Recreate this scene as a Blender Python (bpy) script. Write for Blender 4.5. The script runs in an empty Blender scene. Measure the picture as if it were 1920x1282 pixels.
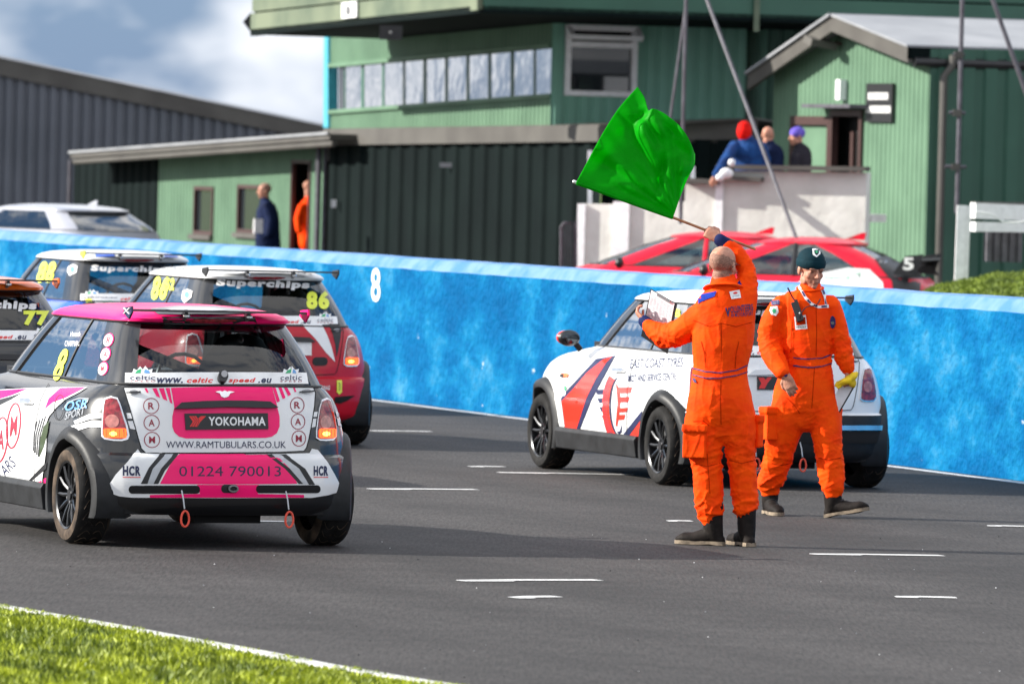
import bpy, bmesh, math, random
import numpy as np
from mathutils import Vector, Matrix, noise, Euler
from mathutils.bvhtree import BVHTree
random.seed(4)
SC = bpy.context.scene
COL = SC.collection

# ------------------------------------------------------------------ camera, sky, sun, exposure
F = 14000.0                       # focal length in pixels of a 1920 px wide picture
PITCH, ROLL, EYE = 341/14000.0, 0.026, 2.27
cam_d = bpy.data.cameras.new('camera'); cam = bpy.data.objects.new('camera', cam_d); COL.objects.link(cam)
cam_d.sensor_width = 36; cam_d.lens = F/1920*36; cam_d.clip_start = 1; cam_d.clip_end = 4000
RM = Matrix.Rotation(math.pi/2-PITCH, 3, 'X') @ Matrix.Rotation(ROLL, 3, 'Z')
cam.matrix_world = Matrix.Translation((0, 0, EYE)) @ RM.to_4x4()
cam_d.dof.use_dof = True; cam_d.dof.focus_distance = 44.5; cam_d.dof.aperture_fstop = 6.4
SC.camera = cam
CAM = Vector((0, 0, EYE))

SUN_EL, SUN_AZ = math.radians(26), math.radians(-89)      # azimuth from +Y, negative = left of the picture
w = bpy.data.worlds.new('World'); SC.world = w; w.use_nodes = True
nt = w.node_tree; nd = nt.nodes; lk = nt.links
bg = nd['Background']
sky = nd.new('ShaderNodeTexSky'); sky.sky_type = 'NISHITA'; sky.sun_disc = False
sky.sun_elevation = SUN_EL; sky.sun_rotation = SUN_AZ; sky.air_density = 1.1; sky.dust_density = 0.4; sky.ozone_density = 2.0
tc = nd.new('ShaderNodeTexCoord')
mp = nd.new('ShaderNodeMapping'); mp.inputs['Scale'].default_value = (1, 1, 2.6); mp.inputs['Location'].default_value = (0.3, 0.1, 0.95)
n1 = nd.new('ShaderNodeTexNoise'); n1.inputs['Scale'].default_value = 3.2; n1.inputs['Detail'].default_value = 9; n1.inputs['Roughness'].default_value = 0.55
n2 = nd.new('ShaderNodeTexNoise'); n2.inputs['Scale'].default_value = 38; n2.inputs['Detail'].default_value = 3; n2.inputs['Roughness'].default_value = 0.5
lk.new(tc.outputs['Generated'], mp.inputs['Vector']); lk.new(mp.outputs[0], n1.inputs['Vector']); mpb = nd.new('ShaderNodeMapping'); mpb.inputs['Scale'].default_value = (1, 1, 1.6); mpb.inputs['Location'].default_value = (0.32, 0.15, 0.13); lk.new(tc.outputs['Generated'], mpb.inputs['Vector']); lk.new(mpb.outputs[0], n2.inputs['Vector'])
m1 = nd.new('ShaderNodeMath'); m1.operation = 'MULTIPLY_ADD'; m1.inputs[1].default_value = 0.75
m2 = nd.new('ShaderNodeMath'); m2.operation = 'MULTIPLY'; m2.inputs[1].default_value = 0.30
lk.new(n2.outputs[0], m2.inputs[0]); lk.new(n1.outputs[0], m1.inputs[0]); lk.new(m2.outputs[0], m1.inputs[2])
cr = nd.new('ShaderNodeValToRGB'); cr.color_ramp.elements[0].position = 0.428; cr.color_ramp.elements[1].position = 0.565
lk.new(m1.outputs[0], cr.inputs[0])
mx = nd.new('ShaderNodeMix'); mx.data_type = 'RGBA'
lk.new(cr.outputs[0], mx.inputs[0])
hs = nd.new('ShaderNodeHueSaturation'); hs.inputs['Saturation'].default_value = 1.25
mb = nd.new('ShaderNodeMix'); mb.data_type = 'RGBA'; mb.inputs[0].default_value = 0.85; mb.inputs[7].default_value = (0.72, 1.5, 2.9, 1)
lk.new(sky.outputs[0], hs.inputs['Color']); lk.new(hs.outputs[0], mb.inputs[6]); lk.new(mb.outputs[2], mx.inputs[6])
mx.inputs[7].default_value = (7.6, 7.6, 7.7, 1)
lk.new(mx.outputs[2], bg.inputs['Color']); bg.inputs['Strength'].default_value = 0.10
sun_d = bpy.data.lights.new('sun', 'SUN'); sun_d.energy = 5.0; sun_d.angle = math.radians(0.6); sun_d.color = (1, 0.95, 0.86)
sun = bpy.data.objects.new('sun', sun_d); COL.objects.link(sun)
SUNV = Vector((math.sin(SUN_AZ)*math.cos(SUN_EL), math.cos(SUN_AZ)*math.cos(SUN_EL), math.sin(SUN_EL)))
sun.rotation_euler = SUNV.to_track_quat('Z', 'Y').to_euler(); sun.location = (-20, 40, 30)
vs = SC.view_settings; vs.view_transform = 'Standard'; vs.look = 'None'; vs.exposure = 0.95; vs.gamma = 1; vs.use_curve_mapping = False
SC.cycles.max_bounces = 8; SC.cycles.transparent_max_bounces = 16

# ------------------------------------------------------------------ from a spot in the picture to a place in the world
def ray(px, py):
    return (RM @ Vector(((px-960)/F, -(py-641)/F, -1))).normalized()
def P(px, py, D):                       # at distance D
    d = ray(px, py); return CAM + d*(D/d.y)
def G(px, py, z=0):                     # on the ground
    d = ray(px, py); return CAM + d*((z-EYE)/d.z)
def V(px, py, A, dr):                   # on the upright plane through A along dr
    d = ray(px, py); n = Vector((dr[1], -dr[0], 0)); t = (Vector((A[0], A[1], 0))-Vector((0, 0, 0))).dot(n)/d.dot(n)
    return CAM + d*t
TR = math.radians(20)
ALONG = Vector((-math.sin(TR), math.cos(TR), 0)); ACROSS = Vector((math.cos(TR), math.sin(TR), 0))

# ------------------------------------------------------------------ materials
def mat(name, c, r=0.5, metal=0.0, coat=0.0, var=0.08, vs_=12.0, bump=0.0, bs=60.0, emit=None, es=0, c2=None, stretch=(1, 1, 1), spec=0.5, det=4, pos=(0.35, 0.65)):
    m = bpy.data.materials.new(name); m.use_nodes = True; t = m.node_tree; b = t.nodes['Principled BSDF']
    b.inputs['Roughness'].default_value = r; b.inputs['Metallic'].default_value = metal; b.inputs['Coat Weight'].default_value = coat
    b.inputs['Coat Roughness'].default_value = 0.06; b.inputs['Specular IOR Level'].default_value = spec
    co = t.nodes.new('ShaderNodeTexCoord'); mpp = t.nodes.new('ShaderNodeMapping'); mpp.inputs['Scale'].default_value = stretch
    t.links.new(co.outputs['Object'], mpp.inputs[0])
    n = t.nodes.new('ShaderNodeTexNoise'); n.inputs['Scale'].default_value = vs_; n.inputs['Detail'].default_value = det
    t.links.new(mpp.outputs[0], n.inputs['Vector'])
    rp = t.nodes.new('ShaderNodeValToRGB'); rp.color_ramp.elements[0].position = pos[0]; rp.color_ramp.elements[1].position = pos[1]
    a = c2 if c2 else tuple(max(0, x*(1-var)) for x in c)
    rp.color_ramp.elements[0].color = (*a, 1)
    rp.color_ramp.elements[1].color = (*(c if c2 else tuple(min(1, x*(1+var)) for x in c)), 1)
    t.links.new(n.outputs[0], rp.inputs[0]); t.links.new(rp.outputs[0], b.inputs['Base Color'])
    if bump:
        n3 = t.nodes.new('ShaderNodeTexNoise'); n3.inputs['Scale'].default_value = bs; n3.inputs['Detail'].default_value = 4
        t.links.new(mpp.outputs[0], n3.inputs['Vector'])
        bp = t.nodes.new('ShaderNodeBump'); bp.inputs['Strength'].default_value = 1; bp.inputs['Distance'].default_value = bump
        t.links.new(n3.outputs[0], bp.inputs['Height']); t.links.new(bp.outputs[0], b.inputs['Normal'])
    if emit:
        b.inputs['Emission Color'].default_value = (*emit, 1); b.inputs['Emission Strength'].default_value = es
    return m
def glass(name, tint, f0=.08, k=2.5, rough=0.01):
    m = bpy.data.materials.new(name); m.use_nodes = True; t = m.node_tree; t.nodes.clear()
    o = t.nodes.new('ShaderNodeOutputMaterial'); tr = t.nodes.new('ShaderNodeBsdfTransparent'); tr.inputs[0].default_value = (*tint, 1)
    gl = t.nodes.new('ShaderNodeBsdfGlossy'); gl.inputs['Roughness'].default_value = rough
    fr = t.nodes.new('ShaderNodeLayerWeight'); fr.inputs[0].default_value = .5
    pw = t.nodes.new('ShaderNodeMath'); pw.operation = 'POWER'; pw.inputs[1].default_value = k; t.links.new(fr.outputs['Facing'], pw.inputs[0])
    ma = t.nodes.new('ShaderNodeMath'); ma.operation = 'MULTIPLY_ADD'; ma.inputs[1].default_value = 1-f0; ma.inputs[2].default_value = f0; t.links.new(pw.outputs[0], ma.inputs[0])
    nz = t.nodes.new('ShaderNodeTexNoise'); nz.inputs['Scale'].default_value = 2.5
    co = t.nodes.new('ShaderNodeTexCoord'); t.links.new(co.outputs['Object'], nz.inputs['Vector'])
    bp = t.nodes.new('ShaderNodeBump'); bp.inputs['Distance'].default_value = 0.003; t.links.new(nz.outputs[0], bp.inputs['Height'])
    t.links.new(bp.outputs[0], gl.inputs['Normal'])
    mxs = t.nodes.new('ShaderNodeMixShader'); t.links.new(ma.outputs[0], mxs.inputs[0])
    t.links.new(tr.outputs[0], mxs.inputs[1]); t.links.new(gl.outputs[0], mxs.inputs[2]); t.links.new(mxs.outputs[0], o.inputs[0])
    return m
def paint(name, c, r=0.28): return mat(name, c, r, 0, 0.7, var=0.04, vs_=3, bump=0.0006, bs=9)
M = dict(
    white=paint('white_paint', (0.78, 0.79, 0.80)), black=paint('black_paint', (0.008, 0.0085, 0.010)), pink=mat('pink_paint', (1.0, 0.004, 0.165), .4, 0, .25, var=.03, vs_=3, spec=.25),
    dred=mat('dark_red_paint', (0.50, 0.004, 0.02), .35, 0, .35, var=.04, vs_=3, spec=.3), blue=paint('blue_paint', (0.01, 0.10, 0.62)), orangep=paint('orange_paint', (0.95, 0.16, 0.01)),
    redp=paint('red_paint', (0.85, 0.03, 0.012)), crim=paint('crimson_paint', (0.55, 0.008, 0.03)), silverp=paint('silver_paint', (0.34, 0.35, 0.40), 0.3),
    navy=mat('navy_print', (0.012, 0.018, 0.07), .4), dkred=mat('dark_red_print', (0.30, 0.005, 0.03), .4), redpr=mat('red_print', (0.75, 0.02, 0.02), .4),
    yel=mat('yellow_print', (0.78, 0.85, 0.08), .4), wht=mat('white_print', (0.8, 0.8, 0.8), .4), blk=mat('black_print', (0.012, 0.012, 0.014), .4),
    grn=mat('green_print', (0.03, 0.35, 0.15), .4), silv=mat('silver_print', (0.45, 0.47, 0.5), .3, .4), ltblue=mat('light_blue_print', (0.12, 0.3, 0.6), .4),
    plastic=mat('black_plastic', (0.013, 0.014, 0.016), .5, var=.4, vs_=9, bump=.0006, bs=120, spec=.35), rubber=mat('tyre_rubber', (0.011, 0.0105, 0.0105), .8, var=.5, vs_=14, bump=.001, bs=70, spec=.25),
    dirty=mat('dusty_tyre_rubber', (0.11, 0.08, 0.058), .85, spec=.2, c2=(0.018, .015, .014), vs_=9, bump=.0015, bs=50), rim=mat('black_alloy', (0.02, 0.021, 0.024), .3, .6, .5),
    chrome=mat('chrome', (0.75, 0.76, 0.78), .22, .85), dark=mat('dark_void', (0.006, 0.006, 0.007), .9), steel=mat('dull_steel', (0.3, 0.3, 0.31), .4, .8),
    glass=glass('tinted_glass', (0.78, 0.86, 0.88), .06), sglass=glass('side_glass', (0.34, 0.42, 0.44), .38, 1.0), rglass=glass('rear_glass', (0.36, 0.40, 0.41), .06, 3),
    lens=mat('red_lamp_lens', (0.22, 0.012, 0.02), .12, 0, .8, var=.5, vs_=40), lensp=mat('pale_lamp_lens', (0.45, 0.16, 0.14), .15, 0, .8, var=.3, vs_=30),
    lamp=mat('lit_lamp', (0.8, 0.05, 0.01), .3, emit=(1, .09, .01), es=1.6), lamph=mat('lit_lamp_core', (1, .4, .05), .3, emit=(1, .36, .05), es=4.5),
    strap=mat('red_strap', (0.8, 0.09, 0.05), .6), skin=mat('skin', (0.52, 0.26, 0.18), .55, c2=(.40, .17, .11), vs_=26, bump=.002, bs=110, spec=.35),
    orange=None,
)
def cloth(name, c, c2, bump=.004, bs=26, stretch=(1, 1, 1.7), r=.75):
    return mat(name, c, r, c2=c2, vs_=7, bump=bump, bs=bs, stretch=stretch, spec=.10)
M['orange'] = cloth('orange_overalls', (1.0, 0.080, 0.001), (0.92, 0.050, 0.001), .002, 40)
M['navyc'] = cloth('navy_cloth', (0.012, 0.02, 0.085), (0.01, .014, .06))

# ------------------------------------------------------------------ objects
def tag(o, label=None, cat=None, group=None, kind=None):
    if label: o['label'] = label
    if cat: o['category'] = cat
    if group: o['group'] = group
    if kind: o['kind'] = kind
    return o
def empty(name, loc=(0, 0, 0), rz=0, parent=None):
    o = bpy.data.objects.new(name, None); COL.objects.link(o); o.location = loc; o.rotation_euler = (0, 0, rz); o.empty_display_size = .2
    if parent: o.parent = parent
    return o
class MB:
    def __init__(s): s.v = []; s.f = []; s.m = []; s.mats = []
    def mi(s, m):
        if m not in s.mats: s.mats.append(m)
        return s.mats.index(m)
    def add(s, v, f, m):
        k = len(s.v); s.v += [tuple(p) for p in v]; i = s.mi(m)
        for q in f: s.f.append(tuple(k+j for j in q)); s.m.append(i)
        return s
    def box(s, c, h, m, rot=None, bev=0.0):
        vs2 = []
        for sx in (-1, 1):
            for sy in (-1, 1):
                for sz in (-1, 1):
                    p = Vector((sx*h[0], sy*h[1], sz*h[2]))
                    if rot is not None: p = rot @ p
                    vs2.append(Vector(c)+p)
        return s.add(vs2, [(0, 1, 3, 2), (4, 6, 7, 5), (0, 4, 5, 1), (2, 3, 7, 6), (0, 2, 6, 4), (1, 5, 7, 3)], m)
    def bar(s, a, b, hw, hh, m, up=(0, 0, 1)):          # box from a to b
        a, b = Vector(a), Vector(b); d = (b-a); L = d.length; d.normalize(); u = Vector(up)
        x = d.cross(u)
        if x.length < 1e-4: x = d.cross(Vector((1, 0, 0)))
        x.normalize(); z = x.cross(d)
        rot = Matrix((x, d, z)).transposed()
        return s.box((a+b)/2, (hw, L/2, hh), m, rot)
    def tube(s, pts, r, m, n=10, cap=True, closed=False, ref=None, smooth=0):
        V_, F_ = tube(pts, r, n, cap, closed, ref, smooth); return s.add(V_, F_, m)
    def ell(s, c, r, m, rot=None, n=12):
        v, f = ellipsoid(c, r, rot, n); return s.add(v, f, m)
    def quad(s, a, b, c, d, m): return s.add([a, b, c, d], [(0, 1, 2, 3)], m)
    def prism(s, poly, dvec, m):
        n = len(poly); k = [Vector(p) for p in poly]; v = k+[p+Vector(dvec) for p in k]
        return s.add(v, [tuple(range(n))[::-1], tuple(range(n, 2*n))]+[(i, (i+1) % n, n+(i+1) % n, n+i) for i in range(n)], m)
    def build(s, name, parent=None, smooth=False, bevel=0, M_=None):
        me = bpy.data.meshes.new(name); me.from_pydata(s.v, [], s.f)
        for x in s.mats: me.materials.append(x)
        me.polygons.foreach_set('material_index', s.m); 
        if smooth: me.polygons.foreach_set('use_smooth', [True]*len(s.f))
        me.update()
        bm = bmesh.new(); bm.from_mesh(me); bmesh.ops.recalc_face_normals(bm, faces=bm.faces); bm.to_mesh(me); bm.free()
        o = bpy.data.objects.new(name, me); COL.objects.link(o)
        if parent: o.parent = parent
        if smooth:
            try: me.set_sharp_from_angle(angle=math.radians(42))
            except Exception: pass
        if bevel:
            b = o.modifiers.new('bevel', 'BEVEL'); b.width = bevel; b.segments = 2; b.limit_method = 'ANGLE'
        return o
def catmull(pts, k):
    pts = [np.array(p, float) for p in pts]; out = []
    n = len(pts)
    for i in range(n-1):
        p0 = pts[max(i-1, 0)]; p1 = pts[i]; p2 = pts[i+1]; p3 = pts[min(i+2, n-1)]
        for j in range(k):
            t = j/k
            out.append(.5*((2*p1)+(-p0+p2)*t+(2*p0-5*p1+4*p2-p3)*t*t+(-p0+3*p1-3*p2+p3)*t**3))
    out.append(pts[-1]); return out
def tube(pts, r, n=10, cap=True, closed=False, ref=None, smooth=0):
    m = len(pts)
    rr = [(q, q) if not hasattr(q, '__len__') else tuple(q) for q in (r if hasattr(r, '__len__') else [r]*m)]
    if smooth:
        z = catmull([list(p)+list(q) for p, q in zip(pts, rr)], smooth)
        pts = [Vector(q[:3]) for q in z]; rr = [(max(q[3], 1e-4), max(q[4], 1e-4)) for q in z]; m = len(pts)
    pts = [Vector(p) for p in pts]
    if cap == 'round':
        d0 = (pts[0]-pts[1]).normalized(); d1 = (pts[-1]-pts[-2]).normalized()
        a = [(pts[0]+d0*min(rr[0])*math.sin(t), math.cos(t)) for t in (1.35, .9, .45)]
        b = [(pts[-1]+d1*min(rr[-1])*math.sin(t), math.cos(t)) for t in (.45, .9, 1.35)]
        r0, r1 = rr[0], rr[-1]
        rr = [(r0[0]*c, r0[1]*c) for _, c in a]+list(rr)+[(r1[0]*c, r1[1]*c) for _, c in b]
        pts = [p for p, _ in a]+pts+[p for p, _ in b]; m = len(pts)
    V_ = []; F_ = []; side = None
    for i in range(m):
        if closed: d = pts[(i+1) % m]-pts[i-1]
        else: d = pts[min(i+1, m-1)]-pts[max(i-1, 0)]
        if d.length < 1e-9: d = Vector((0, 0, 1))
        d.normalize()
        if ref is not None: x = Vector(ref)-d*d.dot(Vector(ref))
        elif side is None:
            x = d.cross(Vector((0, 0, 1)));
            if x.length < .05: x = d.cross(Vector((0, 1, 0)))
        else: x = side-d*d.dot(side)
        if x.length < 1e-6: x = d.cross(Vector((.3, .5, .8)))
        x.normalize(); side = x; y = d.cross(x)
        for j in range(n):
            a = 2*math.pi*j/n
            V_.append(pts[i]+x*math.cos(a)*rr[i][0]+y*math.sin(a)*rr[i][1])
    for i in range(m if closed else m-1):
        for j in range(n):
            F_.append((i*n+j, i*n+(j+1) % n, ((i+1) % m)*n+(j+1) % n, ((i+1) % m)*n+j))
    if cap and not closed:
        F_.append(tuple(range(n))[::-1]); F_.append(tuple((m-1)*n+j for j in range(n)))
    return V_, F_
def ellipsoid(c, r, rot=None, n=12):
    V_ = []; F_ = []; k = max(n//2, 4)
    for i in range(1, k):
        a = math.pi*i/k
        for j in range(n):
            b = 2*math.pi*j/n; V_.append(Vector((r[0]*math.sin(a)*math.cos(b), r[1]*math.sin(a)*math.sin(b), r[2]*math.cos(a))))
    V_.append(Vector((0, 0, r[2]))); V_.append(Vector((0, 0, -r[2]))); t = len(V_)-2
    for i in range(k-2):
        for j in range(n): F_.append((i*n+j, i*n+(j+1) % n, (i+1)*n+(j+1) % n, (i+1)*n+j))
    for j in range(n): F_.append((t, (j+1) % n, j)); F_.append((t+1, (k-2)*n+j, (k-2)*n+(j+1) % n))
    if rot is not None: V_ = [rot @ v for v in V_]
    return [v+Vector(c) for v in V_], F_
def remesh(mb, name, voxel, m, parent=None, smooth_it=2, disp=None):
    me = bpy.data.meshes.new(name+'_src'); me.from_pydata(mb.v, [], mb.f); me.update()
    bm = bmesh.new(); bm.from_mesh(me); bmesh.ops.recalc_face_normals(bm, faces=bm.faces); bm.to_mesh(me); bm.free()
    o = bpy.data.objects.new(name, me); COL.objects.link(o)
    r = o.modifiers.new('r', 'REMESH'); r.mode = 'VOXEL'; r.voxel_size = voxel; r.use_smooth_shade = True
    if smooth_it:
        s = o.modifiers.new('s', 'SMOOTH'); s.iterations = smooth_it; s.factor = .5
    dg = bpy.context.evaluated_depsgraph_get(); ev = o.evaluated_get(dg)
    nm = bpy.data.meshes.new_from_object(ev); o.modifiers.clear(); o.data = nm; nm.name = name
    bpy.data.meshes.remove(me)
    if disp:
        nm.calc_loop_triangles()
        N = [v.normal.copy() for v in nm.vertices]
        for v, n_ in zip(nm.vertices, N):
            v.co = v.co+n_*disp(v.co, n_)
    nm.materials.clear(); nm.materials.append(m); nm.polygons.foreach_set('use_smooth', [True]*len(nm.polygons)); nm.update()
    if parent: o.parent = parent
    return o

# ------------------------------------------------------------------ flat shapes (in picture units) laid on to curved surfaces
def stroke(pts, wd, closed=False):
    out = []; P2 = [np.array(p, float) for p in pts]; n = len(P2); L = []; R_ = []
    for i in range(n):
        a = P2[(i-1) % n] if closed else P2[max(i-1, 0)]; b = P2[(i+1) % n] if closed else P2[min(i+1, n-1)]
        d = b-a; d = d/(np.linalg.norm(d)+1e-9); nn = np.array((-d[1], d[0]))*wd/2
        L.append(P2[i]+nn); R_.append(P2[i]-nn)
    for i in range(n if closed else n-1):
        j = (i+1) % n; out.append([L[i], L[j], R_[j], R_[i]])
    return out
def oval(c, rx, ry, n=20, tilt=0):
    return [(c[0]+rx*math.cos(a)*math.cos(tilt)-ry*math.sin(a)*math.sin(tilt), c[1]+rx*math.cos(a)*math.sin(tilt)+ry*math.sin(a)*math.cos(tilt)) for a in (2*math.pi*i/n for i in range(n))]
def ring(c, rx, ry, wd, n=24, tilt=0): return stroke(oval(c, rx, ry, n, tilt), wd, True)
def rrect(x0, y0, x1, y1, r, n=4):
    o = []
    for cx, cy, a0 in ((x1-r, y0+r, -90), (x1-r, y1-r, 0), (x0+r, y1-r, 90), (x0+r, y0+r, 180)):
        for i in range(n+1):
            a = math.radians(a0+90*i/n); o.append((cx+r*math.cos(a), cy+r*math.sin(a)))
    return o
def poly2(polys, step):
    bm = bmesh.new()
    for p in polys:
        vs_ = [bm.verts.new((q[0], q[1], 0)) for q in p]
        try: bm.faces.new(vs_)
        except ValueError: pass
    bmesh.ops.remove_doubles(bm, verts=bm.verts[:], dist=1e-4)
    bmesh.ops.triangulate(bm, faces=bm.faces[:])
    cut(bm, step); return bm
def cut(bm, step):
    if not bm.verts: return
    xs = [v.co.x for v in bm.verts]; ys = [v.co.y for v in bm.verts]
    for ax, lo, hi in ((0, min(xs), max(xs)), (1, min(ys), max(ys))):
        k = math.floor(lo/step)+1
        while k*step < hi-1e-6:
            co = [0, 0, 0]; co[ax] = k*step; no = [0, 0, 0]; no[ax] = 1
            bmesh.ops.bisect_plane(bm, geom=bm.verts[:]+bm.edges[:]+bm.faces[:], dist=1e-5, plane_co=co, plane_no=no); k += 1
def text_bm(s, box, bold=0.0, shear=0.0, step=8, rot=0.0, skew=0.0, align=True):
    """text filling the picture box (x0,y0,x1,y1), y down; rot turns it, skew lets its right end climb"""
    cu = bpy.data.curves.new('t', 'FONT'); cu.body = s; cu.offset = bold; cu.shear = shear; cu.resolution_u = 3; cu.space_character = 1+bold*3
    o = bpy.data.objects.new('t', cu); COL.objects.link(o)
    me = bpy.data.meshes.new_from_object(o.evaluated_get(bpy.context.evaluated_depsgraph_get()))
    bpy.data.objects.remove(o); bpy.data.curves.remove(cu)
    bm = bmesh.new(); bm.from_mesh(me); bpy.data.meshes.remove(me)
    if not bm.verts: return bm
    xs = [v.co.x for v in bm.verts]; ys = [v.co.y for v in bm.verts]; x0, x1, y0, y1 = min(xs), max(xs), min(ys), max(ys)
    cx, cy = (box[0]+box[2])/2, (box[1]+box[3])/2; W_, H_ = box[2]-box[0], box[3]-box[1]
    for v in bm.verts:
        u = (v.co.x-x0)/(x1-x0)-.5; q = .5-(v.co.y-y0)/(y1-y0)
        a, b = u*W_, q*H_+skew*u*W_
        v.co = Vector((cx+a*math.cos(rot)-b*math.sin(rot), cy+a*math.sin(rot)+b*math.cos(rot), 0))
    cut(bm, step); return bm
class Skin:
    """a surface one can lay flat shapes on; inv takes world to its own frame"""
    def __init__(s, verts, faces, Mw=None):
        s.M = Mw or Matrix.Identity(4); s.inv = s.M.inverted(); s.bvh = BVHTree.FromPolygons([tuple(v) for v in verts], faces)
    def lay(s, bm, off, frame=None, T=None, thick=0.0):
        """returns verts, faces in own frame; pixels are read as seen from the camera with the surface standing at frame.M"""
        inv = (frame or s).inv; o = inv @ CAM; R3 = inv.to_3x3()
        out = []
        bm.verts.index_update()
        for v in bm.verts:
            x, y = (v.co.x, v.co.y) if T is None else T(v.co.x, v.co.y)
            d = (R3 @ ray(x, y)).normalized(); loc, n, i, di = s.bvh.ray_cast(o, d)
            if loc is None:
                c = o+d*(-o).dot(d)
                loc, n, i, di = s.bvh.find_nearest(c)
            if n.dot(d) > 0: n = -n
            out.append((loc, n))
        faces = [tuple(v.index for v in f.verts) for f in bm.faces]
        V_ = [l+n*off for l, n in out]
        if thick:
            k = len(V_); V_ += [l+n*(off-thick) for l, n in out]
            for e in bm.edges:
                if len(e.link_faces) == 1: a, b = e.verts[0].index, e.verts[1].index; faces.append((a, b, b+k, a+k))
        return V_, faces
def meshsrc(o): return [tuple(v.co) for v in o.data.vertices], [tuple(p.vertices) for p in o.data.polygons]
# ------------------------------------------------------------------ small hatchback race car (all five share one shape)
RINGS = [  # z, W, Yr, Lr, nr, Yf, Lf, nf
 (.19,.760,-.43,.50,3.6,2.98,.80,2.6),(.235,.80,-.482,.55,3.6,3.05,.85,2.6),(.36,.825,-.502,.56,3.4,3.10,.85,2.6),(.50,.830,-.496,.56,3.3,3.10,.85,2.6),
 (.527,.828,-.488,.56,3.3,3.10,.85,2.6),(.542,.824,-.466,.55,3.2,3.10,.85,2.6),(.62,.818,-.462,.55,3.2,3.09,.85,2.6),(.70,.806,-.455,.55,3.1,3.06,.85,2.6),
 (.78,.785,-.445,.54,3.1,2.98,.85,2.6),(.84,.760,-.435,.53,3.1,2.78,.80,2.7),(.88,.732,-.425,.52,3.2,2.45,.62,2.8),(.905,.695,-.415,.50,3.4,2.16,.48,3),
 (.918,.668,-.405,.48,3.8,2.09,.45,3.2),(.93,.648,-.398,.46,4.2,2.04,.42,3.4)]
GREEN = [(.93,.648,-.398,.46,4.2,2.04,.42,3.4),(1.05,.610,-.305,.44,4.2,1.89,.42,3.4),(1.17,.563,-.195,.42,4.2,1.73,.40,3.4),(1.282,.508,-.088,.40,4.2,1.58,.38,3.4)]
ROOFR = [(1.280,.514,-.100,.40,4.0,1.59,.38,3.4),(1.287,.524,-.128,.40,4.0,1.597,.38,3.4),(1.303,.521,-.140,.40,3.8,1.57,.38,3.2),(1.325,.50,-.134,.40,3.4,1.50,.38,3.0),(1.345,.455,-.09,.38,3,1.38,.36,2.8),
 (1.36,.38,.02,.34,2.8,1.2,.34,2.6),(1.371,.28,.18,.28,2.6,1.0,.28,2.4),(1.377,.16,.36,.15,2.4,.78,.15,2.2),(1.378,.04,.52,.03,2.2,.60,.03,2.2)]
def ring_pts(R, NA=12, NB=7, NC=26, ND=6, NE=9, fa=.82, fe=.85):
    z, W, Yr, Lr, nr, Yf, Lf, nf = R; out = []
    g8 = 1-(1-fa**nr)**(1/nr)
    for i in range(NA+1):
        fx = fa*i/NA; out.append((fx*W, Yr+Lr*(1-(1-fx**nr)**(1/nr)), z))
    for i in range(1, NB+1):
        g = g8+(1-g8)*(i/NB)**1.3; out.append((W*(1-(1-g)**nr)**(1/nr), Yr+Lr*g, z))
    a, b = Yr+Lr, Yf-Lf
    for i in range(1, NC+1): out.append((W, a+(b-a)*i/NC, z))
    h8 = 1-(1-fe**nf)**(1/nf)
    for i in range(1, ND+1):
        g = 1-(1-h8)*(i/ND) ; g = max(g, h8); out.append((W*max(0, 1-(1-g)**nf)**(1/nf) if i < ND else fe*W, Yf-Lf*g, z))
    for i in range(1, NE+1):
        fx = fe*(1-i/NE); out.append((fx*W, Yf-Lf*(1-(1-fx**nf)**(1/nf)), z))
    return out+[(-x, y, zz) for x, y, zz in out[-2:0:-1]]
def dense(T, dz, it=2, keep=()):
    out = []
    for a, b in zip(T[:-1], T[1:]):
        k = max(1, int(math.ceil((b[0]-a[0])/dz)))
        for i in range(k): out.append([a[j]+(b[j]-a[j])*i/k for j in range(8)])
    out.append(list(T[-1]))
    for _ in range(it):
        q = [r[:] for r in out]
        for i in range(1, len(out)-1):
            if any(abs(out[i][0]-kz) < 1e-6 for kz in keep): continue
            for j in (1, 2, 3, 5, 6): q[i][j] = .25*out[i-1][j]+.5*out[i][j]+.25*out[i+1][j]
        out = q
    return out
WHEEL_Z, WB = .28, 2.467
def car_grid(T):
    V_ = []; n = None
    for R in T:
        p = ring_pts(R); n = len(p); V_ += p
    return V_, n
def shell_faces(T, n, off=0):
    return [((i*n+j)+off, (i*n+(j+1) % n)+off, ((i+1)*n+(j+1) % n)+off, ((i+1)*n+j)+off) for i in range(len(T)-1) for j in range(n)]
def col_kind(j, n):
    j = min(j, n-1-j)
    return 'rear' if j < 12 else 'pillar' if j < 19 else 'side' if j < 45 else 'apillar' if j < 50 else 'front'
LOW, GRE, ROO = dense(RINGS, .028, 1, (.527, .542)), dense(GREEN, .06, 1), [list(r) for r in ROOFR]
_cache = {}
def shared(key, fn):
    if key not in _cache: _cache[key] = fn()
    return _cache[key]
def inst(o_src, name, parent, mats=None):
    o = bpy.data.objects.new(name, o_src.data); COL.objects.link(o); o.parent = parent; return o
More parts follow.
